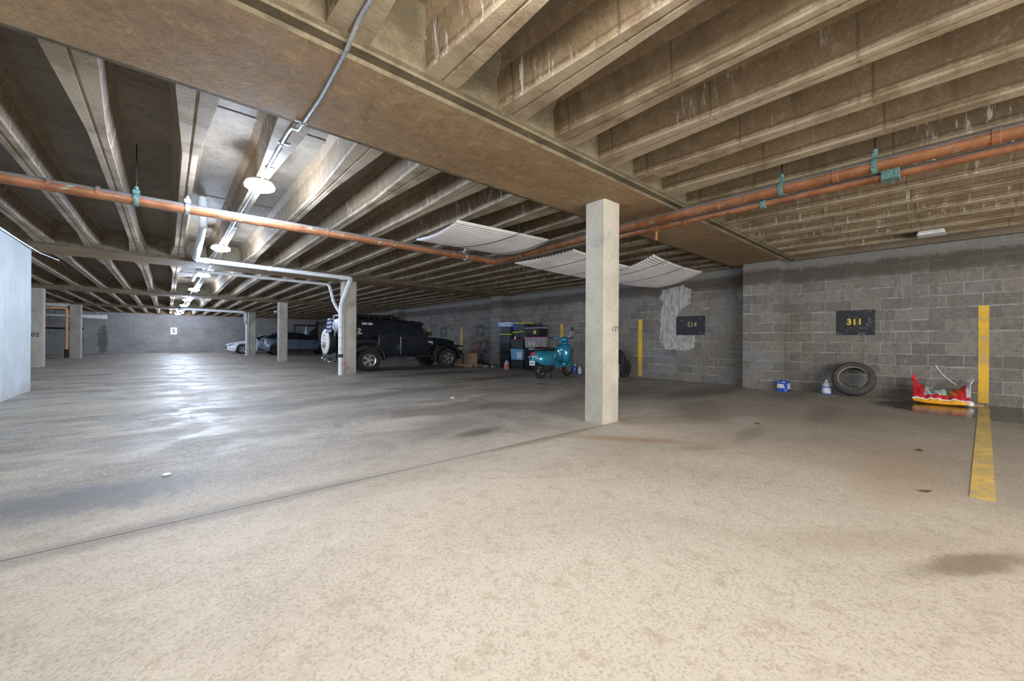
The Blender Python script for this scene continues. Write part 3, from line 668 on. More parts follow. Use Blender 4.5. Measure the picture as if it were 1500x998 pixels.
# ------------------------------------------------------------------ other things under the ceiling
t = thing('junction_box', 'white tapered plastic box hung among the joists near the right wall', 'box', (9.72, .37, 2.88))
b = MB(); b.rings([[(-.15, -.17, 0), (.15, -.17, 0), (.15, .17, 0), (-.15, .17, 0)], [(-.11, -.12, .15), (.11, -.12, .15), (.11, .12, .15), (-.11, .12, .15)]]); b.build('case', M['whitepl'], t, bevel=.012)
b = MB(); b.tube([(0, 0, .15), (0, 0, .39)], .015, 8); b.build('stem', M['galv'], t)
t = thing('security_camera', 'small white security camera on the side of the third column', 'camera', (4.05, 21.72, 2.38))
b = MB(); b.lathe([(.05, 0), (.05, .02), (.03, .03)], (0, 0, 0), 'x', 14); b.tube([(0, 0, 0), (-.07, -.03, -.02), (-.1, -.06, .0)], .018, 8); b.build('bracket', M['white'], t, smooth=40)
b = MB(); b.tube([(-.04, -.02, .03), (-.17, -.12, -.01), (-.22, -.16, -.025)], [.05, .05, .045], 12); b.build('camera_body', M['white'], t, smooth=40)
b = MB(); b.ell((-.222, -.162, -.026), (.03, .03, .03), 10, 8); b.build('lens', M['black'], t, smooth=60)

# sign on the back wall
t = thing('wall_sign', 'square white sign with a dark number on the back wall under the lamps', 'sign', (.365, YB, 1.40))
b = MB(); b.box(-.19, .19, -.02, .003, 0, .52); b.build('plate', emis('sign_white', (.1, .1, .1), 0.0), t, bevel=.01)
text_mesh('digit', '5', .40, plain('dark_blue_grey', (.07, .08, .11), .6), t, (0, -.022, .25), (radians(90), 0, 0), .002, bold=.01)
# left rear corner: orange pipe, pale boards
M['orange'] = plain('orange_pipe_paint', (0.80, 0.42, 0.24), .55)
t = thing('orange_pipe', 'pale orange pipe rising beside the left rear column and turning left', 'pipe', (-4.02, 31.25, 0))
b = MB(); b.tube(bend([(0, 0, .45), (0, 0, 2.66), (-1.6, 0, 2.60)], .12, 5), .06, 12); b.build('pipe_run', M['orange'], t, smooth=50)
b = MB(); b.tube([(0, 0, 0), (0, 0, .47)], .085, 12); b.build('base_sleeve', plain('dark_rust', (.05, .02, .015), .8), t, smooth=50)
t = thing('hanging_board', 'stacked pale boards hung under the slab above the orange pipe', 'board', (-4.4, 31.0, 2.72))
b = MB(); b.box(-.75, .42, -.2, .2, 0, .07); b.build('lower_board', M['white'], t); b = MB(); b.box(-.75, .5, -.22, .22, .09, .17); b.build('upper_board', M['whitepl'], t)
t = thing('hanging_board', 'long pale tapered board hanging between the left rear column and back wall', 'board', (-3.6, 34.0, 2.22))
b = MB(); b.rings([[(-1.9, -.1, .13), (-1.9, .1, .13), (-1.9, .1, .17), (-1.9, -.1, .17)], [(.85, -.1, 0), (.85, .1, 0), (.85, .1, .24), (.85, -.1, .24)]]); b.build('panel', M['white'], t)
for x in (-1.2, .6): b = MB(); b.tube([(x, 0, .16), (x, 0, 1.04)], .012, 6); b.build('hanger', M['blackmetal'], t)
b = MB(); b.tube([(-7.9, 39.3, 1.75), (-4.27, 39.3, 1.70)], .05, 8); b.tube([(-4.45, 39.32, .0), (-4.45, 39.32, 3.2)], .06, 8)
tag(b.build('wall_pipe', M['blackmetal']), 'dark pipe running across the rear left block wall', 'pipe')
# things at the far right end
t = thing('patio_umbrella', 'closed pale blue umbrella standing behind the grey car', 'umbrella', (9.0, 37.2, 0))
b = MB(); b.lathe([(.20, 0), (.20, .05), (.05, .08)], n=16); b.tube([(0, 0, .05), (0, 0, 2.25)], .025, 8); b.build('pole', M['galv'], t, smooth=40)
b = MB(); b.lathe([(.17, 1.10), (.20, 1.2), (.16, 1.6), (.07, 2.05), (.02, 2.2)], n=12); b.build('canopy', plain('pale_blue_fabric', (.55, .66, .82), .8), t, smooth=50)
t = thing('metal_rack', 'dark metal frame standing against the back wall behind the grey car', 'rack', (9.4, 39.0, 0))
b = MB(); b.box(-.9, .9, -.04, .04, 2.28, 2.40); b.box(.84, .96, -.05, .05, 0, 2.75); b.box(-.95, -.87, -.04, .04, 0, 2.35); b.build('frame', M['blackmetal'], t)
b = MB(); b.rings([[(.84, -.02, 2.2), (.84, .02, 2.2), (.84, .02, 1.2), (.84, -.02, 1.2)], [(-.1, -.02, 1.3), (-.1, .02, 1.3), (-.1, .02, 1.2), (-.1, -.02, 1.2)]]); b.build('drape', M['black'], t)
b = MB(); b.box(.2, .9, -.03, .5, .8, 1.2); b.build('shelf_box', plain('dull_blue', (.05, .07, .10), .7), t)
# ------------------------------------------------------------------ vehicles
M['rubber'] = plain('tyre_rubber', (0.018, 0.018, 0.019), .8, 0, .25, 30)
M['rim'] = plain('alloy', (0.50, 0.51, 0.53), .3, .85, .1)
M['rimdark'] = plain('dark_alloy', (0.05, 0.05, 0.055), .35, .6, .1)
M['glass'] = plain('dark_glass', (0.012, 0.016, 0.024), .05, 0, .05, 3, coat=.9)
M['navy'] = plain('black_blue_paint', (0.004, 0.007, 0.014), .25, .1, .1, 3, coat=.7)
M['trimblack'] = plain('textured_black_trim', (0.009, 0.010, 0.013), .5)
M['chrome'] = plain('chrome', (.7, .7, .72), .15, 1.0, .05)
M['redlamp'] = plain('red_lens', (.45, .015, .015), .2, coat=.5)
M['lampglass'] = plain('clear_lens', (.75, .78, .82), .1, .2)
def wheel(parent, x, y, z, R, w, spokes=5, rimmat=None, side=-1, lug=False, rimr=.56, offroad=False):
    """side = -1: outer face looks towards -y"""
    t = bpy.data.objects.new('wheel', None)
    b = MB(); h = w / 2; r = R * rimr
    prof = [(r, -h * .72), (r * 1.06, -h * .92), (R * .86, -h), (R * .96, -h * .86), (R, -h * .6), (R, h * .6), (R * .96, h * .86), (R * .86, h), (r * 1.06, h * .92), (r, h * .72)]
    b.lathe(prof, (x, y, z), 'y', 36, False)
    b.lathe([(r, -h * .72), (r * .98, 0), (r, h * .72)], (x, y, z), 'y', 36, False)
    if lug:
        for k in range(24):
            a = 2 * pi * k / 24
            m = Matrix.Translation((x, y, z)) @ Matrix.Rotation(a, 4, 'Y')
            b.box(-.028, .028, -h * .93, -h * .2, R * .97, R * 1.02, m); b.box(-.028, .028, h * .1, h * .93, R * .97, R * 1.02, m)
    o = b.build('wheel', M['rubber'], parent, smooth=40)
    b = MB(); yo = side * h * .66
    b.lathe([(r * .86, yo * .6), (r * .9, yo * 1.05), (r * 1.0, yo * 1.12), (r * 1.03, yo)], (x, y, z), 'y', 30, False)
    b.lathe([(.001, yo * 1.0), (r * .2, yo * 1.02), (r * .24, yo * .8)], (x, y, z), 'y', 16, True)
    for k in range(spokes):
        a = 2 * pi * k / spokes + .3
        for da in ((-.17, .17) if offroad else (-.09, .09)):
            m = Matrix.Translation((x, y, z)) @ Matrix.Rotation(a + da, 4, 'Y')
            y0, y1 = sorted((yo * .98, yo * .75)); b.box(-r * .075, r * .075, y0, y1, r * .12, r * .93, m)
    b.build('rim', rimmat or M['rim'], o, smooth=35)
    b = MB(); y0, y1 = yo * .4, yo * .45; b.lathe([(.001, yo * .38), (r * .9, yo * .40), (r * .9, yo * .3)], (x, y, z), 'y', 24, True); b.build('brake_disc', M['rimdark'], o)
    return o

def shell(mb, xs, zlow, ztop, hw, rows=8, rnd=.06):
    """closed car-body loft along x; hw(x, t) = half width at height fraction t"""
    rings = []
    for x in xs:
        a, c = zlow(x), ztop(x); L = []
        for j in range(rows + 1):
            t = j / rows; L.append((x, -hw(x, t), a + (c - a) * t))
        R = [(x, -p[1], p[2]) for p in reversed(L)]
        rings.append(L + R)
    return mb.rings(rings)
def interp(tab):
    def f(x):
        if x <= tab[0][0]: return tab[0][1]
        for (a, b), (c, d) in zip(tab, tab[1:]):
            if x <= c: return b + (d - b) * (x - a) / (c - a)
        return tab[-1][1]
    return f
def frange(a, b, n): return [a + (b - a) * i / n for i in range(n + 1)]
def arched(base, arches):
    def f(x):
        z = base(x)
        for cx, cz, r in arches:
            if abs(x - cx) < r: z = max(z, cz + sqrt(r * r - (x - cx) ** 2))
        return z
    return f

# --- black off-road vehicle parked nose to the right wall
J = thing('off_road_vehicle', 'boxy black four door off-road vehicle with a covered spare wheel on its tail', 'car', (5.12, 14.06, 0))
J.scale = (1.04, 1.0, .97)
RJ = .378
for x in (0, 2.96):
    for s in (-1, 1): wheel(J, x, s * .80, RJ, RJ, .25, 5, None, s, True, .60, True)
b = MB(); low = arched(interp([(-.8, .55), (2.3, .50)]), [(0, RJ, .50)])
xs = sorted(set(frange(-.80, 2.30, 62)))
shell(b, xs, low, interp([(-.8, 1.20), (2.2, 1.22), (2.3, 1.21)]), lambda x, t: .74 + .03 * sin(pi * t) * 1.0, 8)
b.build('body_tub', M['navy'], J, smooth=30)
b = MB(); low = arched(interp([(2.2, .62), (3.45, .70)]), [(2.96, RJ, .5)])
shell(b, frange(2.2, 3.45, 40), low, interp([(2.2, 1.21), (2.5, 1.20), (3.1, 1.14), (3.4, 1.06), (3.45, .98)]), lambda x, t: (.74 - .16 * (x - 2.2) / 1.25) * (1 - .10 * max(0, t - .8) * 5 * .4), 10)
b.build('hood', M['navy'], J, smooth=30)
b = MB(); b.box(3.44, 3.50, -.57, .57, .66, 1.03); gr = b.build('grille', M['navy'], J, bevel=.02)
b = MB(); [b.box(3.495, 3.51, -.3 + i * .1 - .025, -.3 + i * .1 + .025, .72, .96) for i in range(7)]; b.build('grille_slot', M['black'], gr)
for s in (-1, 1):
    b = MB(); b.lathe([(.001, .02), (.09, .015), (.1, 0)], (3.50, s * .45, .88), 'x', 20); b.build('headlight', M['lampglass'], J, smooth=40)
# flared fenders
def flare(cx, r0, r1, a0, a1, y0, y1, flat=None):
    mbx = MB()
    pts = arc(cx, RJ, r1, a0, a1, 16); inn = arc(cx, RJ, r0, a1, a0, 16)
    if flat: pts = [(px, min(pz, flat)) for px, pz in pts]; inn = [(px, min(pz, flat - .05)) for px, pz in inn]
    return mbx.prism(pts + inn, 'y', y0, y1)
for s in (-1, 1):
    ya, yb = sorted((s * .72, s * .945))
    b = flare(0, .49, .56, -2, 182, ya, yb, .90); b.build('rear_fender', M['trimblack'], J, bevel=.02)
    ya, yb = sorted((s * .56, s * .945)); b = flare(2.96, .49, .57, -5, 190, ya, yb, .93)
    b.prism([(3.10, .88), (3.62, .82), (3.64, .88), (3.10, .935)], 'y', ya, yb); b.prism([(2.30, .48), (2.42, .46), (2.60, .86), (2.50, .92)], 'y', ya, yb)
    b.build('front_fender', M['trimblack'], J, bevel=.02)
    b = MB(); ya, yb = sorted((s * .70, s * .90)); b.box(.62, 2.28, ya, yb, .44, .52); b.build('side_step', M['trimblack'], J, bevel=.02)
# hard top
b = MB()
rings = []
for x, z1, hw1, hw0, z0 in ((-.80, 1.80, .66, .745, 1.2), (-.74, 1.835, .67, .745, 1.2), (.3, 1.85, .675, .745, 1.2), (1.3, 1.835, .675, .745, 1.2), (1.96, 1.80, .67, .70, 1.70), (2.04, 1.775, .66, .69, 1.72)):
    rings.append([(x, -hw0, z0), (x, -hw1 - .012, z1 - .12), (x, -hw1, z1 - .04), (x, -hw1 + .06, z1), (x, hw1 - .06, z1), (x, hw1, z1 - .04), (x, hw1 + .012, z1 - .12), (x, hw0, z0)])
b.rings(rings[:4]); b.rings(rings[3:]); b.build('hardtop', M['navy'], J, smooth=30)
# windshield: raked frame with glass
b = MB(); b.rings([[(2.20, -.72, 1.20), (2.27, -.72, 1.20), (2.27, .72, 1.20), (2.20, .72, 1.20)], [(1.98, -.66, 1.78), (2.04, -.66, 1.78), (2.04, .66, 1.78), (1.98, .66, 1.78)]]); wf = b.build('windshield_frame', M['navy'], J, bevel=.01)
b = MB(); b.rings([[(2.262, -.62, 1.27), (2.275, -.62, 1.27), (2.275, .62, 1.27), (2.262, .62, 1.27)], [(2.055, -.58, 1.72), (2.068, -.58, 1.72), (2.068, .58, 1.72), (2.055, .58, 1.72)]]); b.build('windshield', M['glass'], J)
def sidepanel(mb, poly, s, y0, lean, th):
    def Y(z): return s * (y0 - max(0, z - 1.2) * lean)
    A = [(x, Y(z), z) for x, z in poly]; B = [(x, Y(z) + s * th, z) for x, z in poly]
    return mb.rings([A, B])
for s in (-1, 1):
    # doors
    b = MB(); sidepanel(b, [(.36, .92), (.50, .66), (.58, .54), (1.10, .54), (1.10, 1.215), (.36, 1.215)], s, .762, 0, .018); d = b.build('rear_door', M['navy'], J, bevel=.012)
    q = MB(); y_ = s * .80; q.tube([(.86, y_, 1.06), (.90, y_ + s * .02, 1.06), (1.0, y_ + s * .02, 1.06), (1.04, y_, 1.06)], .016, 8); q.build('handle', M['trimblack'], d)
    b = MB(); sidepanel(b, [(1.13, .54), (2.10, .54), (2.13, .70), (2.14, 1.215), (1.13, 1.215)], s, .762, 0, .018); d = b.build('front_door', M['navy'], J, bevel=.012)
    q = MB(); q.tube([(1.22, y_, 1.06), (1.26, y_ + s * .02, 1.06), (1.36, y_ + s * .02, 1.06), (1.40, y_, 1.06)], .016, 8); q.build('handle', M['trimblack'], d)
    # window frames and panes
    b = MB()
    sidepanel(b, [(1.13, 1.215), (2.16, 1.215), (1.96, 1.76), (1.13, 1.78)], s, .735, .13, .012); sidepanel(b, [(.36, 1.215), (1.10, 1.215), (1.10, 1.78), (.36, 1.78)], s, .735, .13, .012)
    b.build('window_frame', M['trimblack'], J)
    for poly in ([(1.19, 1.26), (2.07, 1.26), (1.90, 1.71), (1.19, 1.72)], [(.62, 1.26), (1.05, 1.26), (1.05, 1.72), (.62, 1.72)], [(.42, 1.26), (.58, 1.26), (.58, 1.72), (.42, 1.72)], [(-.66, 1.29), (.27, 1.29), (.27, 1.72), (-.62, 1.72)]):
        b = MB(); sidepanel(b, poly, s, .748, .13, .010); b.build('side_window', M['glass'], J, bevel=.008)
    b = MB(); b.tube([(2.12, s * .76, 1.28), (2.14, s * .88, 1.30)], .02, 8); m = Matrix.Translation((2.14, s * .95, 1.34)); b.box(-.035, .045, -.10, .10, -.08, .08, m); b.build('mirror', M['trimblack'], J, bevel=.02)
    b = MB(); b.box(-.83, -.76, s * .62 - .06, s * .62 + .06, .88, 1.08); b.build('tail_light', M['redlamp'], J, bevel=.01)
    b = MB(); b.box(2.30, 2.36, s * .735 - .02, s * .735 + .02, 1.10, 1.16); b.build('hood_latch', M['trimblack'], J)
    b = MB(); b.box(2.16, 2.20, s * .77 - .015, s * .77 + .015, .85, .95); b.build('hinge', M['trimblack'], J)
# badges and decals on the near side
text_mesh('badge', 'Jeep', .11, M['whitepl'], J, (2.31, -.762, 1.03), (radians(90), 0, 0), .003, bold=.002)
text_mesh('model_decal', 'SAHARA', .065, plain('grey_decal', (.35, .36, .38), .5), J, (2.31, -.762, .94), (radians(90), 0, 0), .002)
text_mesh('window_decal', 'Salt Life', .11, M['white'], J, (.0, -.708, 1.655), (radians(90 - 7), 0, 0), .001, bold=.003)
b = MB()
for p, q in (((-.60, 1.36), (-.50, 1.44)), ((-.50, 1.44), (-.55, 1.49)), ((-.55, 1.49), (-.60, 1.45)), ((-.62, 1.31), (-.46, 1.31)), ((-.56, 1.31), (-.52, 1.40))): b.tube([(p[0] + .28, -.748 + (p[1] - 1.3) * .13, p[1]), (q[0] + .28, -.748 + (q[1] - 1.3) * .13, q[1])], .014, 6)
b.build('window_sticker', M['white'], J)
# roof basket
b = MB()
for y in (-.55, .55): b.tube([(-.70, y, 1.93), (.9, y, 1.97), (1.25, y, 1.88)], .025, 8)
for x in (-.7, -.3, .1, .5, .9): b.tube([(x, -.55, 1.94), (x, .55, 1.94)], .018, 8); b.tube([(x, -.55, 1.84), (x, -.55, 1.95)], .018, 8); b.tube([(x, .55, 1.84), (x, .55, 1.95)], .018, 8)
rk = b.build('roof_rack', M['blackmetal'], J)
b = MB(); b.rings([[(-.72, -.5, 1.90), (-.72, .5, 1.90), (-.72, .5, 1.99), (-.72, -.5, 1.99)], [(.55, -.5, 1.90), (.55, .5, 1.90), (.55, .5, 1.99), (.55, -.5, 1.99)], [(1.02, -.45, 1.89), (1.02, .45, 1.89), (1.02, .45, 1.91), (1.02, -.45, 1.91)]]); b.build('cargo_pad', M['black'], rk, bevel=.015)
b = MB(); b.rings([[(.75, -.45, 1.90), (.75, .45, 1.90), (.75, .45, 1.99), (.75, -.45, 1.99)], [(.92, -.45, 1.88), (.92, .45, 1.88), (.92, .45, 2.03), (.92, -.45, 2.03)], [(1.2, -.45, 1.86), (1.2, .45, 1.86), (1.2, .45, 1.89), (1.2, -.45, 1.89)]]); b.build('wind_deflector', M['blackmetal'], rk)
# bumpers
b = MB(); b.box(3.55, 3.80, -.62, .62, .50, .68); b.tube([(3.72, -.3, .68), (3.74, -.3, .80), (3.74, .3, .80), (3.72, .3, .68)], .025, 8); bp = b.build('front_bumper', M['trimblack'], J, bevel=.02)
b = MB(); b.box(3.46, 3.60, -.35, .35, .42, .56); [b.lathe([(.001, 0), (.05, .0), (.05, .03)], (3.80, s * .42, .59), 'x', 14) for s in (-1, 1)]; b.build('winch', plain('dull_beige_metal', (.22, .20, .15), .6), bp)
b = MB(); b.box(-1.0, -.80, -.72, .72, .48, .64); bp = b.build('rear_bumper', M['trimblack'], J, bevel=.02)
b = MB(); b.box(-1.12, -1.0, -.05, .05, .36, .44); b.ell((-1.18, 0, .46), (.035, .035, .04), 10, 8); b.tube([(-1.0, -.25, .42), (-1.1, -.3, .36), (-1.05, -.4, .33)], .02, 8); b.build('tow_hitch', M['chrome'], bp, smooth=40)
b = MB(); b.tube([(-.6, -.5, .40), (-1.02, -.52, .38)], .035, 10); b.build('exhaust', plain('rusted_exhaust', (.25, .15, .10), .6, .5), J, smooth=40)
# spare wheel with cover
b = MB(); b.lathe([(.05, -.86), (.40, -.86), (.445, -.90), (.445, -1.08), (.41, -1.115), (.05, -1.12)], (0, -.03, 1.02), 'x', 36); sp = b.build('spare_wheel', M['black'], J, smooth=40)
b = MB(); b.lathe([(.001, -1.14), (.40, -1.125), (.425, -1.115), (.43, -1.09)], (0, -.03, 1.02), 'x', 36); cv = b.build('wheel_cover', plain('off_white_vinyl', (.62, .61, .56), .6), sp, smooth=40)
b = MB()
random.seed(5)
for (y, z, w, h, a) in ((-.16, -.10, .05, .16, .3), (-.05, -.16, .04, .2, -.3), (.05, -.1, .05, .15, .4), (.14, -.14, .035, .13, -.2), (-.10, -.02, .12, .03, .2), (.08, .0, .1, .03, -.3)):
    m = Matrix.Translation((-1.143, y, 1.0 + z)) @ Matrix.Rotation(a, 4, 'X'); b.box(-.004, .004, -w / 2, w / 2, -h / 2, h / 2, m)
b.build('cover_picture', plain('cover_print', (.08, .09, .12), .6), cv)
b = MB()
for k in range(12):
    a0, a1 = 2 * pi * k / 12, 2 * pi * (k + .55) / 12; b.tube([(-1.142, -.02 + .09 * cos(a0), 1.17 + .09 * sin(a0)), (-1.142, -.02 + .09 * cos(a1), 1.17 + .09 * sin(a1))], .012, 5)
b.build('cover_emblem', plain('cover_red', (.65, .25, .2), .6), cv)
# flag at the tail
b = MB(); b.tube([(-.92, -.42, 1.15), (-.96, -.44, 1.86)], .012, 8); b.ell((-.96, -.44, 1.88), (.03, .03, .03), 8, 6); fp = b.build('flag_pole', M['galv'], J)
fm = NT('flag_cloth'); z_ = fm.xyz(fm.w)[2]; st = fm.math('FRACT', fm.math('MULTIPLY', fm.math('ADD', z_, fm.math('MULTIPLY', fm.xyz(fm.w)[1], .8)), 7.5))
fm.col(fm.mix(fm.ramp(st, .42, .5), (.04, .07, .22), (.62, .66, .78))); fm.rough(.8)
b = MB(); rings = []
for i in range(9):
    z = 1.80 - i * .06; wv = .10 + .012 * i; rings.append([(-.97 - .03 * sin(i), -.45 - k * wv * .34, z - .03 * k) if False else (-.96 - k * .045 - .01 * i, -.45 + .03 * sin(k * 2 + i * .5), z) for k in range(5)])
b.rings(rings, False, False, closed=False); fo = b.build('flag', fm.m, J, smooth=60); s_ = fo.modifiers.new('s', 'SOLIDIFY'); s_.thickness = .006

# --- generic road car from its side outline
def car(root, L, paint, spec, clad=None):
    R = spec['R']; xf, xr = spec['xf'], spec['xr']; w = spec['w']
    base = interp(spec['low']); low = arched(base, [(xf, R, R + .05), (xr, R, R + .05)])
    def hw(x, t):
        e = min(1, (min(x, L - x) + .02) / spec['rnd']); pl = .80 + .20 * sqrt(max(0, 1 - (1 - e) ** 2))
        return w * pl * (1 - .055 * max(0, t - .55) / .45 - .04 * max(0, .25 - t) / .25)
    b = MB(); shell(b, frange(0, L, 90), low, interp(spec['belt']), hw, 10); b.build('body', paint, root, smooth=35)
    # greenhouse
    gx = [p[0] for p in spec['roof']]; rf = interp(spec['roof']); bl = interp(spec['belt'])
    def hg(x, t):
        e = min(1, max(0, min(x - gx[0], gx[-1] - x)) / .9); return w * (.80 + .10 * e) * (1 - .20 * t)
    b = MB(); shell(b, frange(gx[0], gx[-1], 40), lambda x: bl(x) - .04, rf, hg, 6); b.build('windows', M['glass'], root, smooth=40)
    # roof skin and pillars
    b = MB(); rx = [x for x in frange(gx[0] + .02, gx[-1] - .02, 40) if rf(x) > spec['zroof']]
    rings = []
    for x in rx:
        z = rf(x); h = hg(x, 1); rings.append([(x, -h - .012, z - .05), (x, -h + .02, z + .008), (x, 0, z + .03), (x, h - .02, z + .008), (x, h + .012, z - .05), (x, h - .03, z - .03), (x, 0, z - .02), (x, -h + .03, z - .03)])
    b.rings(rings); b.build('roof', spec.get('roofmat', paint), root, smooth=40)
    b = MB()
    for px in spec['pillars']:
        for s in (-1, 1):
            z0, z1 = bl(px), rf(px); b.rings([[(px - .035, s * (hg(px, 0) + .008), z0), (px + .035, s * (hg(px, 0) + .008), z0), (px + .035, s * (hg(px, 0) - .02), z0), (px - .035, s * (hg(px, 0) - .02), z0)],
                                              [(px - .03, s * (hg(px, 1) + .008), z1 - .02), (px + .03, s * (hg(px, 1) + .008), z1 - .02), (px + .03, s * (hg(px, 1) - .02), z1 - .02), (px - .03, s * (hg(px, 1) - .02), z1 - .02)]])
    b.build('pillar', M['black'], root)
    for x in (xf, xr):
        for s in (-1, 1):
            wheel(root, x, s * (w - .12), R, R, .22, spec.get('spokes', 5), spec.get('rim'), s, False, .68)
    if clad:
        for s in (-1, 1):
            for cx in (xf, xr):
                b = MB(); ya, yb = sorted((s * (w - .03), s * (w + .015))); b.prism(arc(cx, R, R + .11, -8, 188, 18) + arc(cx, R, R + .045, 188, -8, 18), 'y', ya, yb); b.build('wheel_arch', clad, root)
            b = MB(); ya, yb = sorted((s * (w - .05), s * (w + .012))); x0, x1 = xf + R + .10, xr - R - .10; b.prism([(x0, .22), (x1, .22), (x1, .42), (x0, .42)], 'y', ya, yb); b.build('sill_cladding', clad, root, bevel=.015)
    for s in (-1, 1):
        b = MB(); b.tube([(spec['mir'][0], s * w * .86, spec['mir'][1]), (spec['mir'][0], s * (w + .08), spec['mir'][1] + .03)], .02, 6); b.ell((spec['mir'][0], s * (w + .12), spec['mir'][1] + .05), (.06, .10, .06), 10, 8); b.build('mirror', paint, root, smooth=50)
        for hx in spec['handles']: b = MB(); y0, y1 = sorted((s * (w * .985), s * (w + .012))); b.box(hx - .1, hx + .1, y0, y1, spec['hz'] - .015, spec['hz'] + .015); b.build('door_handle', paint, root)
    # door seams
    b = MB()
    for dx in spec['seams']:
        for s in (-1, 1):
            y0, y1 = sorted((s * (w * .94), s * (w + .003))); b.box(dx - .006, dx + .006, y0, y1, .34, bl(dx) - .05)
    b.build('door_seam', M['black'], root)
# grey crossover, nose to the right wall (x = 0 at its nose, root turned half round)
G = thing('grey_crossover', 'slate grey crossover car with black wheel arches, nose towards the right wall', 'car', (9.30, 30.8, 0), pi)
G.scale = (1.0, 1.0, .96)
M['slate'] = plain('slate_grey_paint', (0.115, 0.155, 0.215), .28, .2, .05, 2, coat=.6)
spec = dict(R=.36, xf=.87, xr=3.80, w=.93, rnd=.55, low=[(0, .40), (.35, .24), (4.2, .26), (4.66, .42)],
            belt=[(0, .62), (.06, .74), (.35, .88), (1.2, 1.03), (1.5, 1.06), (3.9, 1.14), (4.45, 1.16), (4.6, 1.05), (4.66, .80)],
            roof=[(1.15, 1.04), (1.75, 1.36), (2.2, 1.54), (2.8, 1.60), (3.5, 1.57), (4.1, 1.44), (4.5, 1.17)], zroof=1.42, roofmat=M['black'],
            pillars=[1.72, 2.55, 3.35], mir=(1.62, 1.06), handles=[2.35, 3.25], hz=.93, seams=[1.55, 2.50, 3.30], rim=M['rimdark'])
car(G, 4.66, M['slate'], spec, M['trimblack'])
for s in (-1, 1):
    b = MB(); b.box(4.42, 4.64, s * .72 - .12, s * .72 + .12, .93, 1.04); b.build('tail_light', M['redlamp'], G, bevel=.02)
    b = MB(); b.box(.03, .20, s * .66 - .14, s * .66 + .14, .66, .73); b.build('headlight', M['lampglass'], G, bevel=.02)
b = MB(); b.box(4.50, 4.69, -.80, .80, .30, .52); b.build('rear_bumper', M['trimblack'], G, bevel=.03)
# white sedan further back
S = thing('white_car', 'white car at the rear, nose towards the aisle, partly behind the grey crossover', 'car', (3.2, 35.2, 0), 0)
M['carwhite'] = plain('pearl_white_paint', (0.70, 0.74, 0.80), .25, .0, .03, 2, coat=.6)
spec = dict(R=.335, xf=.92, xr=3.65, w=.90, rnd=.6, low=[(0, .30), (.3, .20), (4.2, .22), (4.62, .40)],
            belt=[(0, .58), (.05, .70), (.4, .82), (1.3, .98), (1.6, 1.0), (3.9, 1.05), (4.45, 1.06), (4.6, .95), (4.62, .75)],
            roof=[(1.35, .98), (2.1, 1.32), (2.5, 1.42), (3.1, 1.43), (3.8, 1.30), (4.45, 1.06)], zroof=1.30,
            pillars=[1.95, 2.75, 3.5], mir=(1.75, 1.0), handles=[2.5, 3.4], hz=.86, seams=[1.65, 2.65, 3.45], rim=M['rim'])
car(S, 4.62, M['carwhite'], spec)
for s in (-1, 1):
    b = MB(); b.prism([(.04, .63), (.42, .76), (.44, .72), (.06, .58)], 'y', *sorted((s * .50, s * .86))); b.build('headlight', M['black'], S)
b = MB(); b.box(-.02, .06, -.45, .45, .36, .60); b.build('grille', M['black'], S, bevel=.02)
# ------------------------------------------------------------------ teal scooter
M['teal'] = plain('teal_scooter_paint', (0.025, 0.235, 0.36), .22, .25, .06, 3, coat=.8)
T = thing('scooter', 'teal motor scooter with black seat parked before the stacked storage totes', 'scooter', (7.90, 7.80, 0), radians(6))
T.scale = (1.04, 1.1, 1.1)
def lft(secs, n=20, p=2.5):
    """superellipse sections: (x, cy, cz, ry, rz)"""
    R = []
    for x, cy, cz, ry, rz in secs:
        ring = []
        for k in range(n):
            a = 2 * pi * k / n; c, s = cos(a), sin(a)
            ring.append((x, cy + ry * abs(c) ** (2 / p) * (1 if c > 0 else -1), cz + rz * abs(s) ** (2 / p) * (1 if s > 0 else -1)))
        R.append(ring)
    return R
b = MB(); b.rings(lft([(-.36, 0, .53, .03, .05), (-.32, 0, .54, .10, .12), (-.20, 0, .55, .16, .155), (0, 0, .55, .185, .17), (.25, 0, .55, .18, .175), (.45, 0, .56, .14, .16), (.58, 0, .54, .08, .14)]))
b.build('rear_body', M['teal'], T, smooth=60)
for s in (-1, 1):
    b = MB(); b.rings(lft([(-.33, s * .12, .50, .02, .04), (-.25, s * .14, .50, .07, .12), (-.05, s * .17, .49, .10, .17), (.18, s * .17, .49, .10, .165), (.38, s * .14, .47, .07, .12), (.48, s * .11, .45, .02, .04)], p=2.2)); b.build('side_cowl', M['teal'], T, smooth=60)
b = MB(); b.rings(lft([(-.24, 0, .745, .06, .02), (-.18, 0, .75, .12, .045), (.0, 0, .765, .14, .05), (.2, 0, .75, .14, .045), (.35, 0, .74, .13, .045), (.52, 0, .74, .10, .045), (.58, 0, .73, .05, .02)])); b.build('seat', M['black'], T, smooth=60)
b = MB(); b.rings([[(.42, -.17, .27), (.42, .17, .27), (.42, .17, .33), (.42, -.17, .33)], [(.98, -.19, .27), (.98, .19, .27), (.98, .19, .33), (.98, -.19, .33)]]); b.build('floorboard', M['teal'], T, bevel=.02)
b = MB(); rings = []
for x, z, w in ((.93, .27, .14), (.99, .33, .20), (1.03, .42, .25), (1.06, .55, .265), (1.08, .68, .255), (1.09, .80, .22), (1.09, .90, .14), (1.09, .94, .06)):
    ring = []
    for k in range(13):
        u = -1 + 2 * k / 12; ring.append((x + .02 - .09 * u * u * 1.0, w * u, z))
    rings.append(ring + [(p[0] + .03, p[1], p[2]) for p in reversed(ring)])
b.rings(rings); b.build('leg_shield', M['teal'], T, smooth=60)
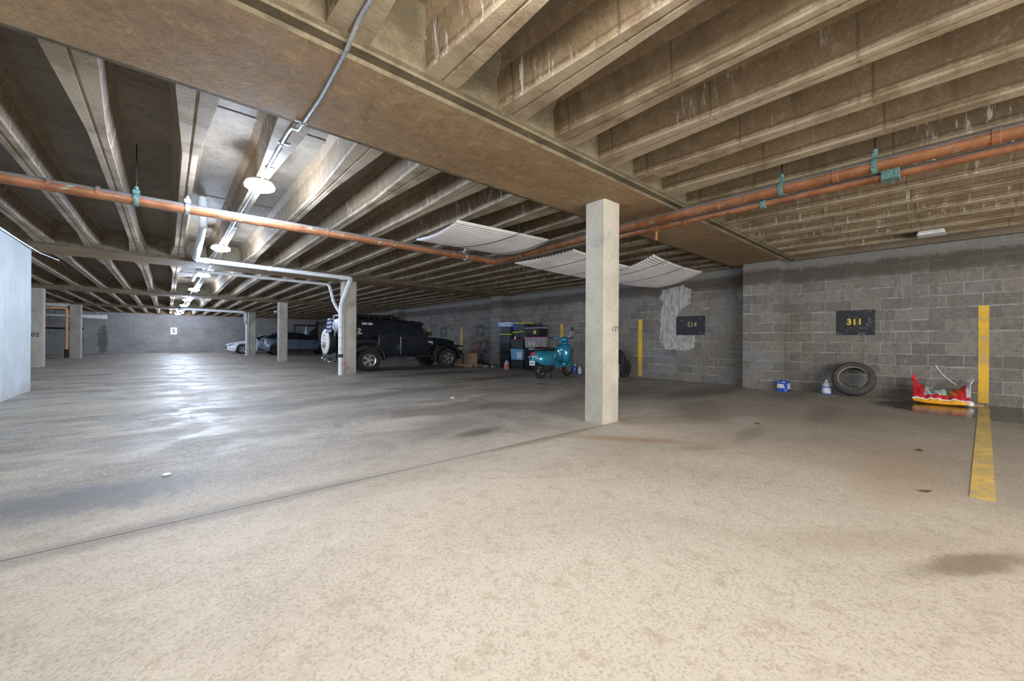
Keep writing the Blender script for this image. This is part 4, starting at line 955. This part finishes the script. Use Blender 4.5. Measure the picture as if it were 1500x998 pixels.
b = MB(); b.rings(lft([(.84, 0, .62, .12, .15), (.88, 0, .62, .19, .22), (.96, 0, .62, .225, .27), (1.08, 0, .62, .22, .27)])); b.build('glove_box', M['teal'], T, smooth=60)
b = MB(); b.rings(lft([(1.08, 0, .60, .06, .26), (1.14, 0, .60, .075, .27), (1.19, 0, .58, .03, .20)])); b.build('horn_cover', M['teal'], T, smooth=60)
b = MB(); b.rings(lft([(.96, 0, .33, .04, .05), (1.04, 0, .36, .09, .12), (1.19, 0, .37, .10, .135), (1.34, 0, .33, .09, .11), (1.42, 0, .27, .04, .06)])); b.build('front_fender', M['teal'], T, smooth=60)
for x in (0, 1.22):
    w_ = wheel(T, x, 0, .235, .235, .10, 5, M['galv'], -1, False, .56)
b = MB(); b.tube([(1.10, 0, .90), (1.12, 0, .60), (1.20, .06, .40), (1.22, .06, .235)], .025, 10); b.build('fork', M['galv'], T, smooth=40)
b = MB(); b.rings(lft([(.94, 0, .99, .05, .03), (.99, 0, 1.0, .10, .06), (1.08, 0, 1.0, .11, .085), (1.16, 0, .99, .09, .08), (1.20, 0, .98, .05, .05)])); b.build('headset', M['teal'], T, smooth=60)
b = MB(); b.lathe([(.001, 1.225), (.07, 1.21), (.085, 1.18)], (0, 0, .985), 'x', 18); b.build('headlight', M['lampglass'], T, smooth=50)
b = MB()
for s in (-1, 1): b.tube([(1.04, s * .06, 1.0), (.98, s * .2, 1.03), (.93, s * .28, 1.04)], [.035, .028, .02], 10)
hb = b.build('handlebar', M['teal'], T, smooth=50)
b = MB()
for s in (-1, 1): b.tube([(.935, s * .27, 1.04), (.89, s * .38, 1.045)], .021, 10); b.tube([(.98, s * .24, 1.05), (.97, s * .40, 1.07)], .007, 6)
b.build('grip', M['black'], hb, smooth=50)
b = MB(); b.tube([(.98, -.20, 1.02), (.99, -.24, 1.12), (1.0, -.29, 1.24)], .011, 8); mr = b.build('mirror_stem', M['galv'], T)
b = MB(); b.lathe([(.001, -.012), (.055, -.012), (.062, .005), (.04, .02), (.001, .024)], (.99, -.30, 1.28), 'x', 20); b.build('mirror', M['black'], mr, smooth=50)
b = MB(); b.ell((-.345, 0, .635), (.03, .075, .045), 14, 10); b.build('tail_light', M['redlamp'], T, smooth=60)
b = MB(); b.box(-.385, -.375, -.085, .085, .35, .46); pl = b.build('license_plate', M['white'], T, bevel=.008)
b = MB(); b.box(-.39, -.384, -.07, .07, .38, .42); b.build('plate_marks', plain('plate_grey', (.2, .22, .28), .6), pl)
b = MB(); b.tube([(-.30, -.1, .72), (-.42, -.08, .76), (-.42, .08, .76), (-.30, .1, .72)], .010, 8); b.tube([(-.36, 0, .5), (-.375, 0, .33)], .012, 6); b.build('rear_rack', M['chrome'], T, smooth=40)
for s in (-1, 1):
    b = MB(); b.ell((-.33, s * .13, .56), (.03, .03, .025), 10, 8); b.build('turn_signal', plain('amber_lens', (.7, .16, .05), .3), T, smooth=60)
b = MB(); b.rings(lft([(-.05, -.05, .26, .08, .09), (.1, -.06, .26, .12, .11), (.38, -.04, .28, .10, .10)])); b.tube([(.05, -.14, .20), (-.32, -.16, .22)], [.045, .05], 10); b.build('engine', M['rimdark'], T, smooth=50)
b = MB()
for s in (-1, 1): b.tube([(.32, s * .08, .24), (.22, s * .16, .0)], .012, 8)
b.build('center_stand', M['blackmetal'], T)

# ------------------------------------------------------------------ storage totes against the wall
M['tote'] = plain('dark_blue_grey_plastic', (0.028, 0.036, 0.050), .45)
M['toteblack'] = plain('black_tote_plastic', (0.012, 0.013, 0.017), .4)
M['lidyellow'] = plain('yellow_lid', (0.62, 0.60, 0.04), .4)
M['lidred'] = plain('dark_red_lid', (0.22, 0.02, 0.035), .4)
M['lidgrey'] = plain('grey_lid', (0.30, 0.30, 0.33), .4)
M['lidpink'] = plain('magenta_lid', (0.45, 0.16, 0.36), .4)
M['clearblue'] = plain('translucent_blue_plastic', (0.16, 0.36, 0.55), .3)
M['clear'] = plain('translucent_plastic', (0.30, 0.30, 0.34), .3)
def tote(y0, y1, z0, z1, label, body, lid, x0=9.92, x1=10.42, grp='stacked storage totes'):
    cx, cy = (x0 + x1) / 2, (y0 + y1) / 2; t = thing('storage_tote', label, 'storage box', (cx, cy, z0), 0, grp)
    a, c, H = (x1 - x0) / 2, (y1 - y0) / 2, z1 - z0 - .002; k = .90
    b = MB(); b.rings([[(-a * k, -c * k, 0), (a * k, -c * k, 0), (a * k, c * k, 0), (-a * k, c * k, 0)], [(-a * .97, -c * .97, H - .03), (a * .97, -c * .97, H - .03), (a * .97, c * .97, H - .03), (-a * .97, c * .97, H - .03)]])
    for q in range(-3, 4):
        f = k * (1 + .03); b.rings([[(-a * k - .004, c * q * .25 - .012, .03), (-a * k + .02, c * q * .25 - .012, .03), (-a * k + .02, c * q * .25 + .012, .03), (-a * k - .004, c * q * .25 + .012, .03)],
                                    [(-a * .965 - .006, c * q * .25 - .012, H - .07), (-a * .9, c * q * .25 - .012, H - .07), (-a * .9, c * q * .25 + .012, H - .07), (-a * .965 - .006, c * q * .25 + .012, H - .07)]])
    b.build('tub', body, t, bevel=.012)
    b = MB(); b.box(-a, a, -c, c, H - .035, H - .008); b.box(-a * .93, a * .93, -c * .93, c * .93, H - .012, H); b.build('lid', lid, t, bevel=.006)
    return t
A = (11.50, 12.13); B_ = (10.76, 11.46); Cc = (9.92, 10.69)
tote(*A, 0, .318, 'dark storage tote, bottom of the left stack, beside the orange jug', M['toteblack'], M['toteblack'])
tote(*A, .32, .638, 'dark storage tote, second from the floor in the left stack', M['toteblack'], M['toteblack'])
tote(*A, .64, .93, 'dark storage tote, third from the floor in the left stack', M['toteblack'], M['toteblack'])
tote(*A, .932, 1.325, 'dark blue-grey tote with yellow lid, fourth up in the left stack', M['tote'], M['lidyellow'])
tote(11.50, 12.08, 1.327, 1.60, 'dark blue-grey tote just under the pale blue bin, left stack', M['tote'], M['tote'])
tote(11.42, 12.14, 1.602, 1.77, 'shallow pale blue bin on top of the left stack', plain('pale_blue_plastic', (.36, .46, .70), .35), plain('pale_blue_lid', (.50, .60, .85), .35), 9.85, 10.42)
tote(*B_, 0, .33, 'dark tote on the floor under the clear blue tote, middle stack', M['tote'], M['toteblack'])
cb = tote(*B_, .332, .74, 'clear blue tote with blue lid in the middle stack', M['clearblue'], plain('sky_blue_lid', (.20, .52, .80), .35))
b = MB(); b.box(-.243, -.236, -.30, -.02, .06, .30); b.build('paper_inside', plain('pale_paper', (.55, .68, .80), .7), cb)
tote(*B_, .742, 1.12, 'dark ribbed tote with dark red lid in the middle stack', M['tote'], M['lidred'])
tote(11.08, 11.46, 1.122, 1.405, 'small black tote with yellow lid, left of two on the red lid', M['toteblack'], M['lidyellow'], 10.02)
tote(10.70, 11.06, 1.122, 1.43, 'small dark tote with yellow lid, right of two on the red lid', M['tote'], M['lidyellow'], 10.02)
tote(10.70, 11.20, 1.432, 1.735, 'dark tote with yellow lid on top of the middle stack', M['tote'], M['lidyellow'])
tote(*Cc, 0, .47, 'large dark tote on the floor behind the scooter, right stack', M['toteblack'], M['tote'])
tote(*Cc, .472, .80, 'dark tote second from the floor in the right stack behind the scooter', M['toteblack'], M['toteblack'])
cl = tote(*Cc, .802, 1.20, 'clear tote with magenta lid holding cloth, right stack', M['clear'], M['lidpink'])
b = MB(); b.ell((-.20, .12, .14), (.05, .13, .12), 12, 8); b.ell((-.2, -.08, .16), (.05, .14, .12), 12, 8); b.build('cloth_inside', plain('pale_cloth', (.50, .46, .44), .9), cl, smooth=60)
gl = tote(*Cc, 1.202, 1.545, 'dark tote with grey lid and small yellow label, top of the right stack', M['toteblack'], M['lidgrey'])
b = MB(); b.box(-.252, -.246, -.24, -.12, .10, .22); b.build('label', plain('yellow_sticker', (.60, .55, .14), .6), gl)
random.seed(11)
t = thing('clothes_pile', 'heap of dark clothes lying on the grey lid of the right stack', 'clothes', (10.17, 10.25, 1.547))
b = MB()
for k in range(9): b.ell((random.uniform(-.1, .1), random.uniform(-.22, .22), .046 + random.uniform(0, .04)), (.10, .11, .045), 10, 6, Matrix.Rotation(random.uniform(-.15, .15), 4, 'X'))
b.build('clothes', plain('charcoal_cloth', (.03, .035, .045), .9), t, smooth=60)
b = MB(); b.ell((-.06, -.10, .10), (.05, .07, .03), 10, 6); b.build('grey_cloth', plain('grey_cloth', (.22, .23, .25), .9), t, smooth=60)
t = thing('ball', 'bright blue round bundle between the pale blue bin and the yellow lid', 'ball', (10.1, 11.33, 1.406))
b = MB(); b.ell((0, 0, .14), (.12, .11, .14), 16, 10); b.build('bundle', plain('bright_blue_cloth', (.01, .10, .50), .6), t, smooth=60)
b = MB(); b.lathe([(.035, 0), (.045, .08), (.04, .09)], (9.96, 11.33, 1.121), 'z', 12); 
# small cup in front of the small tote
t = thing('paper_cup', 'small cream cup standing on the red lid in front of the small black tote', 'cup', (9.955, 11.22, 1.1215))
b = MB(); b.lathe([(.028, 0), (.036, .09), (.033, .09), (.026, .006)], n=14); b.build('cup', plain('cream_paper', (.72, .60, .50), .7), t, smooth=40)

# ------------------------------------------------------------------ jugs and bottles
def jug(name, label, loc, r, h, body, cap, fill=None, frac=.6, cat='jug', lab=None, rz=0):
    t = thing(name, label, cat, loc, rz)
    b = MB(); b.lathe([(r * .9, 0), (r, .02), (r, h * .58), (r * .86, h * .70), (r * .42, h * .86), (r * .30, h * .90), (r * .30, h * .94)], n=20); b.build('bottle', body, t, smooth=40)
    b = MB(); b.lathe([(r * .36, h * .92), (r * .36, h), (r * .30, h)], n=14); b.build('cap', cap, t, smooth=30)
    b = MB(); b.tube(bend([(0, -r * .55, h * .80), (0, -r * .95, h * .76), (0, -r * .98, h * .55), (0, -r * .8, h * .50)], .02, 3), r * .13, 8); b.build('handle', body, t, smooth=50)
    if fill: b = MB(); b.lathe([(r * .905, .004), (r * 1.008, .02), (r * 1.008, h * frac), (r * .99, h * frac)], n=20); b.build('liquid', fill, t, smooth=40)
    if lab: b = MB(); b.lathe([(r * 1.012, h * .12), (r * 1.018, h * .13), (r * 1.018, h * .50), (r * 1.012, h * .51)], n=20); b.build('label', lab, t, smooth=40)
    return t
M['milky'] = plain('milky_plastic', (.50, .53, .58), .3)
jug('jug', 'jug of orange liquid on the floor before the left stack of totes', (9.48, 11.15, 0), .095, .33, M['milky'], M['white'], plain('orange_liquid', (.62, .22, .10), .3), .62)
j = jug('jug', 'clear gallon jug with white and blue label left of the tyre', (10.16, 1.845, 0), .075, .29, M['milky'], M['white'], None, .6, 'jug', plain('white_label', (.66, .70, .80), .5))
b = MB(); b.lathe([(.0800, .135), (.0805, .14), (.0805, .155), (.0800, .16)], n=20); b.lathe([(.0795, .0), (.0800, .005), (.0800, .02)], n=20); b.build('blue_band', plain('label_blue', (.03, .07, .38), .5), j)
jug('jug', 'red plastic jug on the floor right of the scooter', (10.15, 8.66, 0), .085, .27, plain('red_plastic', (.50, .02, .03), .35), M['white'])
jug('jug', 'blue jug on the floor between the red jug and near column', (10.15, 8.45, 0), .080, .28, plain('blue_plastic', (.03, .10, .32), .35), M['white'])
jug('jug', 'clear bottle nearest the column in the row of jugs', (10.10, 8.22, 0), .07, .22, M['milky'], M['whitepl'], None, .5, 'jug', plain('pale_blue_label', (.30, .42, .62), .5))
jug('jug', 'small cream and orange bottle beside the red jug', (9.95, 8.78, 0), .055, .18, plain('cream_orange_plastic', (.72, .42, .26), .4), M['white'])
t = thing('folding_chair', 'folded pale camp chair with black top leaning on the wall behind the scooter', 'chair', (10.25, 8.93, 0))
b = MB(); b.rings([[(-.12, -.10, .0), (-.08, -.10, .0), (-.08, .10, .0), (-.12, .10, .0)], [(.12, -.12, .72), (.16, -.12, .72), (.16, .10, .72), (.12, .10, .72)]]); b.build('cover', M['whitepl'], t, bevel=.015)
b = MB(); b.tube([(-.12, -.11, 0), (.12, -.13, .74)], .014, 8); b.tube([(-.12, .11, 0), (.12, .11, .74)], .014, 8); b.ell((.10, -.05, .76), (.06, .14, .05), 10, 8); b.build('frame', M['black'], t, smooth=50)

# blue carton at the pilaster foot
t = thing('carton', 'bright blue carton on the floor at the foot of the wall pier', 'box', (10.06, 2.56, 0))
b = MB(); b.box(-.13, .13, -.088, .088, 0, .225); b.build('box', plain('bright_blue_card', (.008, .065, .42), .45), t, bevel=.004)
b = MB()
for q in ((-.132, .01, .045, .085, .145), (-.132, -.05, .0, .195, .215), (-.132, -.075, -.05, .01, .045), (-.132, .055, .07, .185, .205)): b.box(q[0] - .0015, q[0] + .001, q[1] - .0, q[2], q[3], q[4])
b.box(-.10, .10, -.0895, -.0875, .05, .17); b.build('print', plain('pale_print', (.45, .55, .75), .5), t)
text_mesh('lettering', 'PURE', .05, M['white'], t, (-.1345, .028, .135), RW, .001, bold=.003); text_mesh('lettering', 'WATER', .042, M['white'], t, (-.1345, .022, .09), RW, .001, bold=.003)

# tyre leaning on the wall
t = thing('tyre', 'worn black tyre leaning against the right wall below number 311', 'tyre', (10.07, 1.425, 0))
R = .335; tilt = radians(24)
m = Matrix.Translation((0.075, 0, R * cos(tilt) + .035)) @ Matrix.Rotation(tilt, 4, 'Y')
def tl(prof):
    b = MB(); b.lathe(prof, (0, 0, 0), 'x', 44, False); b.v = [tuple(m @ Vector(p)) for p in b.v]; return b
b = tl([(.218, -.075), (.24, -.095), (.29, -.10), (.322, -.085), (R, -.06), (R, .06), (.322, .085), (.29, .10), (.24, .095), (.218, .075), (.228, .06), (.30, .05), (.312, 0), (.30, -.05), (.228, -.06), (.218, -.075)])
ty = b.build('casing', plain('dusty_rubber', (.050, .048, .046), .85, 0, .35, 12), t, smooth=40)
b = tl([(.214, -.076), (.219, -.084), (.228, -.086), (.226, -.080), (.214, -.070)]); b.build('bead', plain('grey_bead', (.24, .22, .20), .7), ty, smooth=40)
b = tl([(.262, -.0985), (.266, -.1005), (.270, -.0995)]); b.tube([(0, 0, 0), (0, 0, .001)], .0005, 3); b.build('sidewall_ridge', plain('sidewall_grey', (.09, .088, .085), .8), ty, smooth=40)
random.seed(2); t = thing('leaf_litter', 'dark green leaf litter lying inside the leaning tyre', 'leaves', (10.06, 1.425, .175))
b = MB()
for k in range(60):
    p = Vector((random.uniform(-.02, .10), random.uniform(-.12, .13), random.uniform(0, .022))); m2 = Matrix.Translation(p) @ Matrix.Rotation(random.uniform(0, 6), 4, 'Z') @ Matrix.Rotation(random.uniform(-.6, .6), 4, 'X')
    b.add([m2 @ Vector(q) for q in ((-.02, 0, 0), (0, .008, .003), (.02, 0, 0), (0, -.008, .003))], [(0, 1, 2, 3)])
lf = b.build('leaves', plain('dark_green_leaf', (.015, .055, .03), .8), t); t['kind'] = 'stuff'; lf['kind'] = 'stuff'

# torn bag in the puddle
t = thing('product_bag', 'torn red and orange plastic bag lying in the puddle against the right wall', 'bag', (10.12, .26, 0))
def bagpt(u, v):
    """u along the wall (-1..1, + towards the left of the photo), v from the front hem up to the wall"""
    y = .335 * u * (1 + .03 * v); pin = abs(u) ** 5
    x = -.20 + .40 * v; z = .10 + .20 * v ** .9 - .035 * sin(pi * v) * 0
    z += .05 * sin(pi * min(1, v * 1.1)) * (1 - u * u) - .06 * v * (1 - abs(u) ** 1.5) + .13 * pin * v ** 1.5 + (.012 * sin(9 * u + 3 * v) + .009 * sin(23 * u - 7 * v) + .006 * sin(41 * u + 19 * v)) * (1 - pin)
    return Vector((x, y, z))
b = MB(); rings = []; nu, nv = 44, 18
for j in range(nv + 1): rings.append([bagpt(-1 + 2 * i / nu, j / nv) for i in range(nu + 1)])
b.rings(rings, False, False, closed=False)
bagm = NT('printed_bag'); oc = bagm.co.outputs['Object']; x_, y_, z_ = bagm.xyz(oc)[:3]; n = bagm.noise(oc, 20, 4, .7); n9 = bagm.noise(oc, 60, 3, .7)
yy = bagm.math('ADD', y_, bagm.math('MULTIPLY', bagm.math('SUBTRACT', n, .5), .04))
c = bagm.mix(bagm.ramp(yy, .185, .20), bagm.mix(bagm.ramp(n9, .40, .60), (.62, .68, .68), (.22, .26, .30)), (.52, .015, .02))      # left red panel
c = bagm.mix(bagm.ramp(yy, -.055, -.07), c, (.06, .20, .07)); c = bagm.mix(bagm.ramp(yy, -.10, -.115), c, bagm.mix(bagm.ramp(n9, .42, .56), (.85, .22, .015), (.50, .02, .02)))
c = bagm.mix(bagm.ramp(yy, -.20, -.215), c, (.55, .02, .02)); c = bagm.mix(bagm.ramp(yy, -.285, -.295), c, (.70, .72, .75))
c = bagm.mix(bagm.ramp(x_, -.12, -.135), c, (.58, .03, .05)); bagm.col(c); bagm.rough(.3); bagm.bump(n, .5, .01)
top = b.build('printed_face', bagm.m, t, smooth=70); s_ = top.modifiers.new('s', 'SOLIDIFY'); s_.thickness = .004
b = MB(); rings = []
for j, (dz, dx) in enumerate(((1, 0), (.72, -.035), (.42, -.045), (.12, -.03), (.0, .02), (0, .38))):
    ring = []
    for i in range(nu + 1):
        u = -1 + 2 * i / nu; p = bagpt(u, 0); e = 1 - abs(u) ** 3; zt = p.z * (1 if j == 0 else 1); zz = .005 + (p.z - .005) * dz * (e if j else 1) + (p.z - .005) * (1 - e) * (1 - j / 6) * (0 if j == 0 else .8)
        ring.append((p.x + dx * (e + .2), p.y * (1 - .02 * j), max(.004, zz)))
    rings.append(ring)
b.rings(rings, False, False, closed=False); b.build('orange_side', plain('orange_yellow_film', (.80, .36, .015), .3, 0, .12, 14), t, smooth=70)
b = MB(); b.tube([tuple(bagpt(-1 + 2 * i / 30, 0) + Vector((-.006, 0, -.004 + .006 * sin(i)))) for i in range(31)], .013, 8); b.build('white_seam', plain('white_film', (.74, .72, .72), .35), t, smooth=60)
for s, nm in ((1, 0), (-1, 1)):
    e = bagpt(s, 1); b = MB()
    b.rings([[e + Vector((-.05, 0, -.05)), e + Vector((.02, -s * .05, -.02)), e + Vector((.03, -s * .05, -.05)), e + Vector((-.04, 0, -.08))],
             [e + Vector((-.02, s * .03, .02)), e + Vector((.02, s * .005, .05)), e + Vector((.03, s * .0, .03)), e + Vector((-.01, s * .03, .0))]])
    b.build('corner_ear', bpy.data.materials['white_film'] if s < 0 else plain('red_film', (.5, .03, .03), .35), t, smooth=50)
b = MB(); b.ell((-.17, -.33, .055), (.05, .05, .05), 10, 8); b.build('white_end', bpy.data.materials['white_film'], t, smooth=60)
b = MB(); b.tube([(XW - .006, .335, .66), (XW - .006, .30, .58), (XW - .007, .255, .50), (XW - .008, .172, .40), (XW - .01, .09, .325)], .006, 8)
tag(b.build('wire', M['white']), 'thin white wire curving down the wall to the torn bag', 'wire')
t = thing('plank', 'short pale wooden plank on the floor right of the torn bag', 'wood', (10.30, -.14, 0))
b = MB(); b.box(-.10, .10, -.08, .06, 0, .03); b.build('board', plain('pale_wood', (.42, .33, .22), .8), t, bevel=.004)

# ------------------------------------------------------------------ hand trucks, cartons and boards ahead of the black vehicle
M['redmetal'] = plain('red_metal', (.30, .02, .02), .5, .2)
def hand_truck(loc, rz, mat, label, h=1.03, w=.46):
    t = thing('hand_truck', label, 'hand truck', loc, rz)
    b = MB(); lean = .30
    for s in (-1, 1): b.tube(bend([(-.02, s * w / 2, .05), (lean * .85, s * w / 2, h * .85), (lean, s * w / 2 * .9, h), (lean, 0, h + .01)], .08, 4), .016, 8)
    for z in (.25, .45, .65): b.tube([(lean * z, -w / 2, z), (lean * z, w / 2, z)], .012, 8)
    for s in (-.33, 0, .33): b.tube([(lean * .25, s * w / 2, .25), (lean * .65, s * w / 2, .65)], .008, 6)
    b.build('frame', mat, t, smooth=50)
    b = MB(); b.box(-.22, .0, -w / 2, w / 2, .02, .035); b.build('toe_plate', mat, t)
    for s in (-1, 1): wheel(t, .10, s * (w / 2 + .04), .11, .11, .05, 5, M['galv'], s, False, .5)
    return t
hand_truck((10.0, 14.22, 0), 0, M['redmetal'], 'red hand truck leaning on the wall ahead of the black vehicle', 1.0, .52)
hand_truck((10.02, 13.62, 0), 0, M['blackmetal'], 'black hand truck leaning on the wall beside the red one', 1.06, .42)
def carton(loc, sx, sy, sz, label, col, rz=0):
    t = thing('cardboard_box', label, 'box', loc, rz); b = MB(); b.box(-sx / 2, sx / 2, -sy / 2, sy / 2, 0, sz); b.build('carton', plain('card', col, .85), t, bevel=.006)
    b = MB(); b.box(-sx / 2 - .002, sx / 2 + .002, -.03, .03, sz - .001, sz + .001); b.box(-sx / 2 - .002, -sx / 2, -.03, .03, sz * .7, sz + .001); b.build('tape', plain('tape', (.45, .36, .25), .4), t)
    return t
carton((9.46, 13.40, .095), .32, .46, .44, 'brown cardboard box in front of the black hand truck', (.36, .25, .17))
carton((9.44, 14.22, .095), .26, .30, .62, 'tall brown cardboard box in front of the red hand truck', (.28, .20, .14))
t = thing('wooden_pallet', 'low pale wooden platform on the floor under the cardboard boxes', 'pallet', (9.40, 13.62, 0))
b = MB(); [b.box(-.32, .32, y, y + .16, .075, .095) for y in (-.72, -.5, -.28, -.06, .16, .38, .60)]; b.build('deck_boards', plain('pallet_wood', (.40, .31, .24), .85), t)
b = MB(); [b.box(x, x + .05, -.72, .76, 0, .075) for x in (-.32, -.03, .27)]; b.build('bearer', bpy.data.materials['pallet_wood'], t)
t = thing('floor_jack', 'low black floor jack at the foot of the wall beside the vehicle bumper', 'jack', (9.70, 14.98, 0))
b = MB(); b.rings([[(-.35, -.16, .08), (-.35, .16, .08), (-.35, .16, .16), (-.35, -.16, .16)], [(.30, -.18, .08), (.30, .18, .08), (.30, .18, .34), (.30, -.18, .34)]]); b.build('chassis', M['blackmetal'], t, bevel=.02)
b = MB(); [b.lathe([(.07, -.02), (.075, 0), (.07, .02)], (x, s * .18, .075), 'y', 16) for x in (-.3, .25) for s in (-1, 1)]; b.build('caster', M['black'], t, smooth=40)
b = MB(); b.tube([(.28, 0, .30), (.45, 0, .62)], .02, 8); b.build('handle', M['blackmetal'], t)
t = thing('skateboard', 'dark narrow board lying on the floor between the boxes and the totes', 'board', (9.68, 12.42, .0), radians(95))
b = MB(); b.rings([[(-.40, -.09, .12), (-.40, .09, .12), (-.40, .09, .135), (-.40, -.09, .135)], [(-.28, -.10, .08), (-.28, .10, .08), (-.28, .10, .095), (-.28, -.10, .095)], [(.28, -.10, .08), (.28, .10, .08), (.28, .10, .095), (.28, -.10, .095)], [(.40, -.09, .12), (.40, .09, .12), (.40, .09, .135), (.40, -.09, .135)]]); b.build('deck', M['black'], t)
for x in (-.22, .22):
    for s in (-1, 1): b = MB(); b.lathe([(.001, -.02), (.03, -.02), (.032, 0), (.03, .02), (.001, .02)], (x, s * .075, .032), 'y', 14); b.box(x - .02, x + .02, -.06, .06, .03, .08); b.build('wheel', M['whitepl'], t, smooth=40)

# black wheeled thing half hidden by the near column
t = thing('golf_cart_bag', 'black bulky bag on a wheeled cart, half hidden behind the near column', 'bag cart', (10.03, 6.72, 0))
b = MB(); b.rings(lft([(-.02, .32, .50, .05, .05), (0, .28, .50, .12, .12), (.0, .20, .46, .16, .30)][:1] + [(-.1, 0, .45, .20, .28), (.0, .0, .45, .26, .36), (.12, .0, .45, .20, .28)])); b.build('bag_body', M['black'], t, smooth=60)
b = MB(); b.rings([[(-.10, .05, .60), (.10, .05, .60), (.10, .30, .60), (-.10, .30, .60)], [(-.06, .02, .92), (.06, .02, .92), (.06, .16, .92), (-.06, .16, .92)]]); b.build('top_cover', M['black'], t, bevel=.03)
wheel(t, .12, -.16, .26, .26, .10, 5, M['rimdark'], -1, False, .5)
b = MB(); b.tube([(-.16, -.14, .0), (-.16, -.14, .40)], .014, 8); b.tube([(-.16, -.14, .28), (-.16, .3, .26)], .012, 8); b.build('silver_leg', M['galv'], t, smooth=40)
# small litter on the floor
M['litter'] = plain('white_litter', (.8, .8, .8), .8)
for i, (x, y, r, lab) in enumerate(((.0, 4.03, .022, 'small white scrap on the floor in the left foreground'), (3.9, 6.1, .03, 'small pale scrap on the floor left of the near column'))):
    b = MB(); b.ell((x, y, r * .4), (r * 1.4, r, r * .45), 8, 5); tag(b.build('paper_scrap', M['litter'], smooth=50), lab, 'litter')
leafm = plain('brown_leaf', (.16, .07, .03), .8)
for i, (x, y, a, lab) in enumerate(((5.55, .28, .3, 'brown dead leaf on the floor left of the yellow bay line'), (4.05, .17, -.5, 'small brown leaf on the floor in the right foreground'), (5.75, 1.75, .9, 'brown dead leaf on the floor right of the near column'))):
    t = thing('dead_leaf', lab, 'leaf', (x, y, 0), a); b = MB(); b.add([(-.05, 0, .004), (-.02, .018, .010), (.03, .014, .006), (.06, 0, .004), (.03, -.014, .010), (-.02, -.018, .005)], [(0, 1, 2, 3, 4, 5)]); o_ = b.build('leaf_blade', leafm, t); s_ = o_.modifiers.new('s', 'SOLIDIFY'); s_.thickness = .002
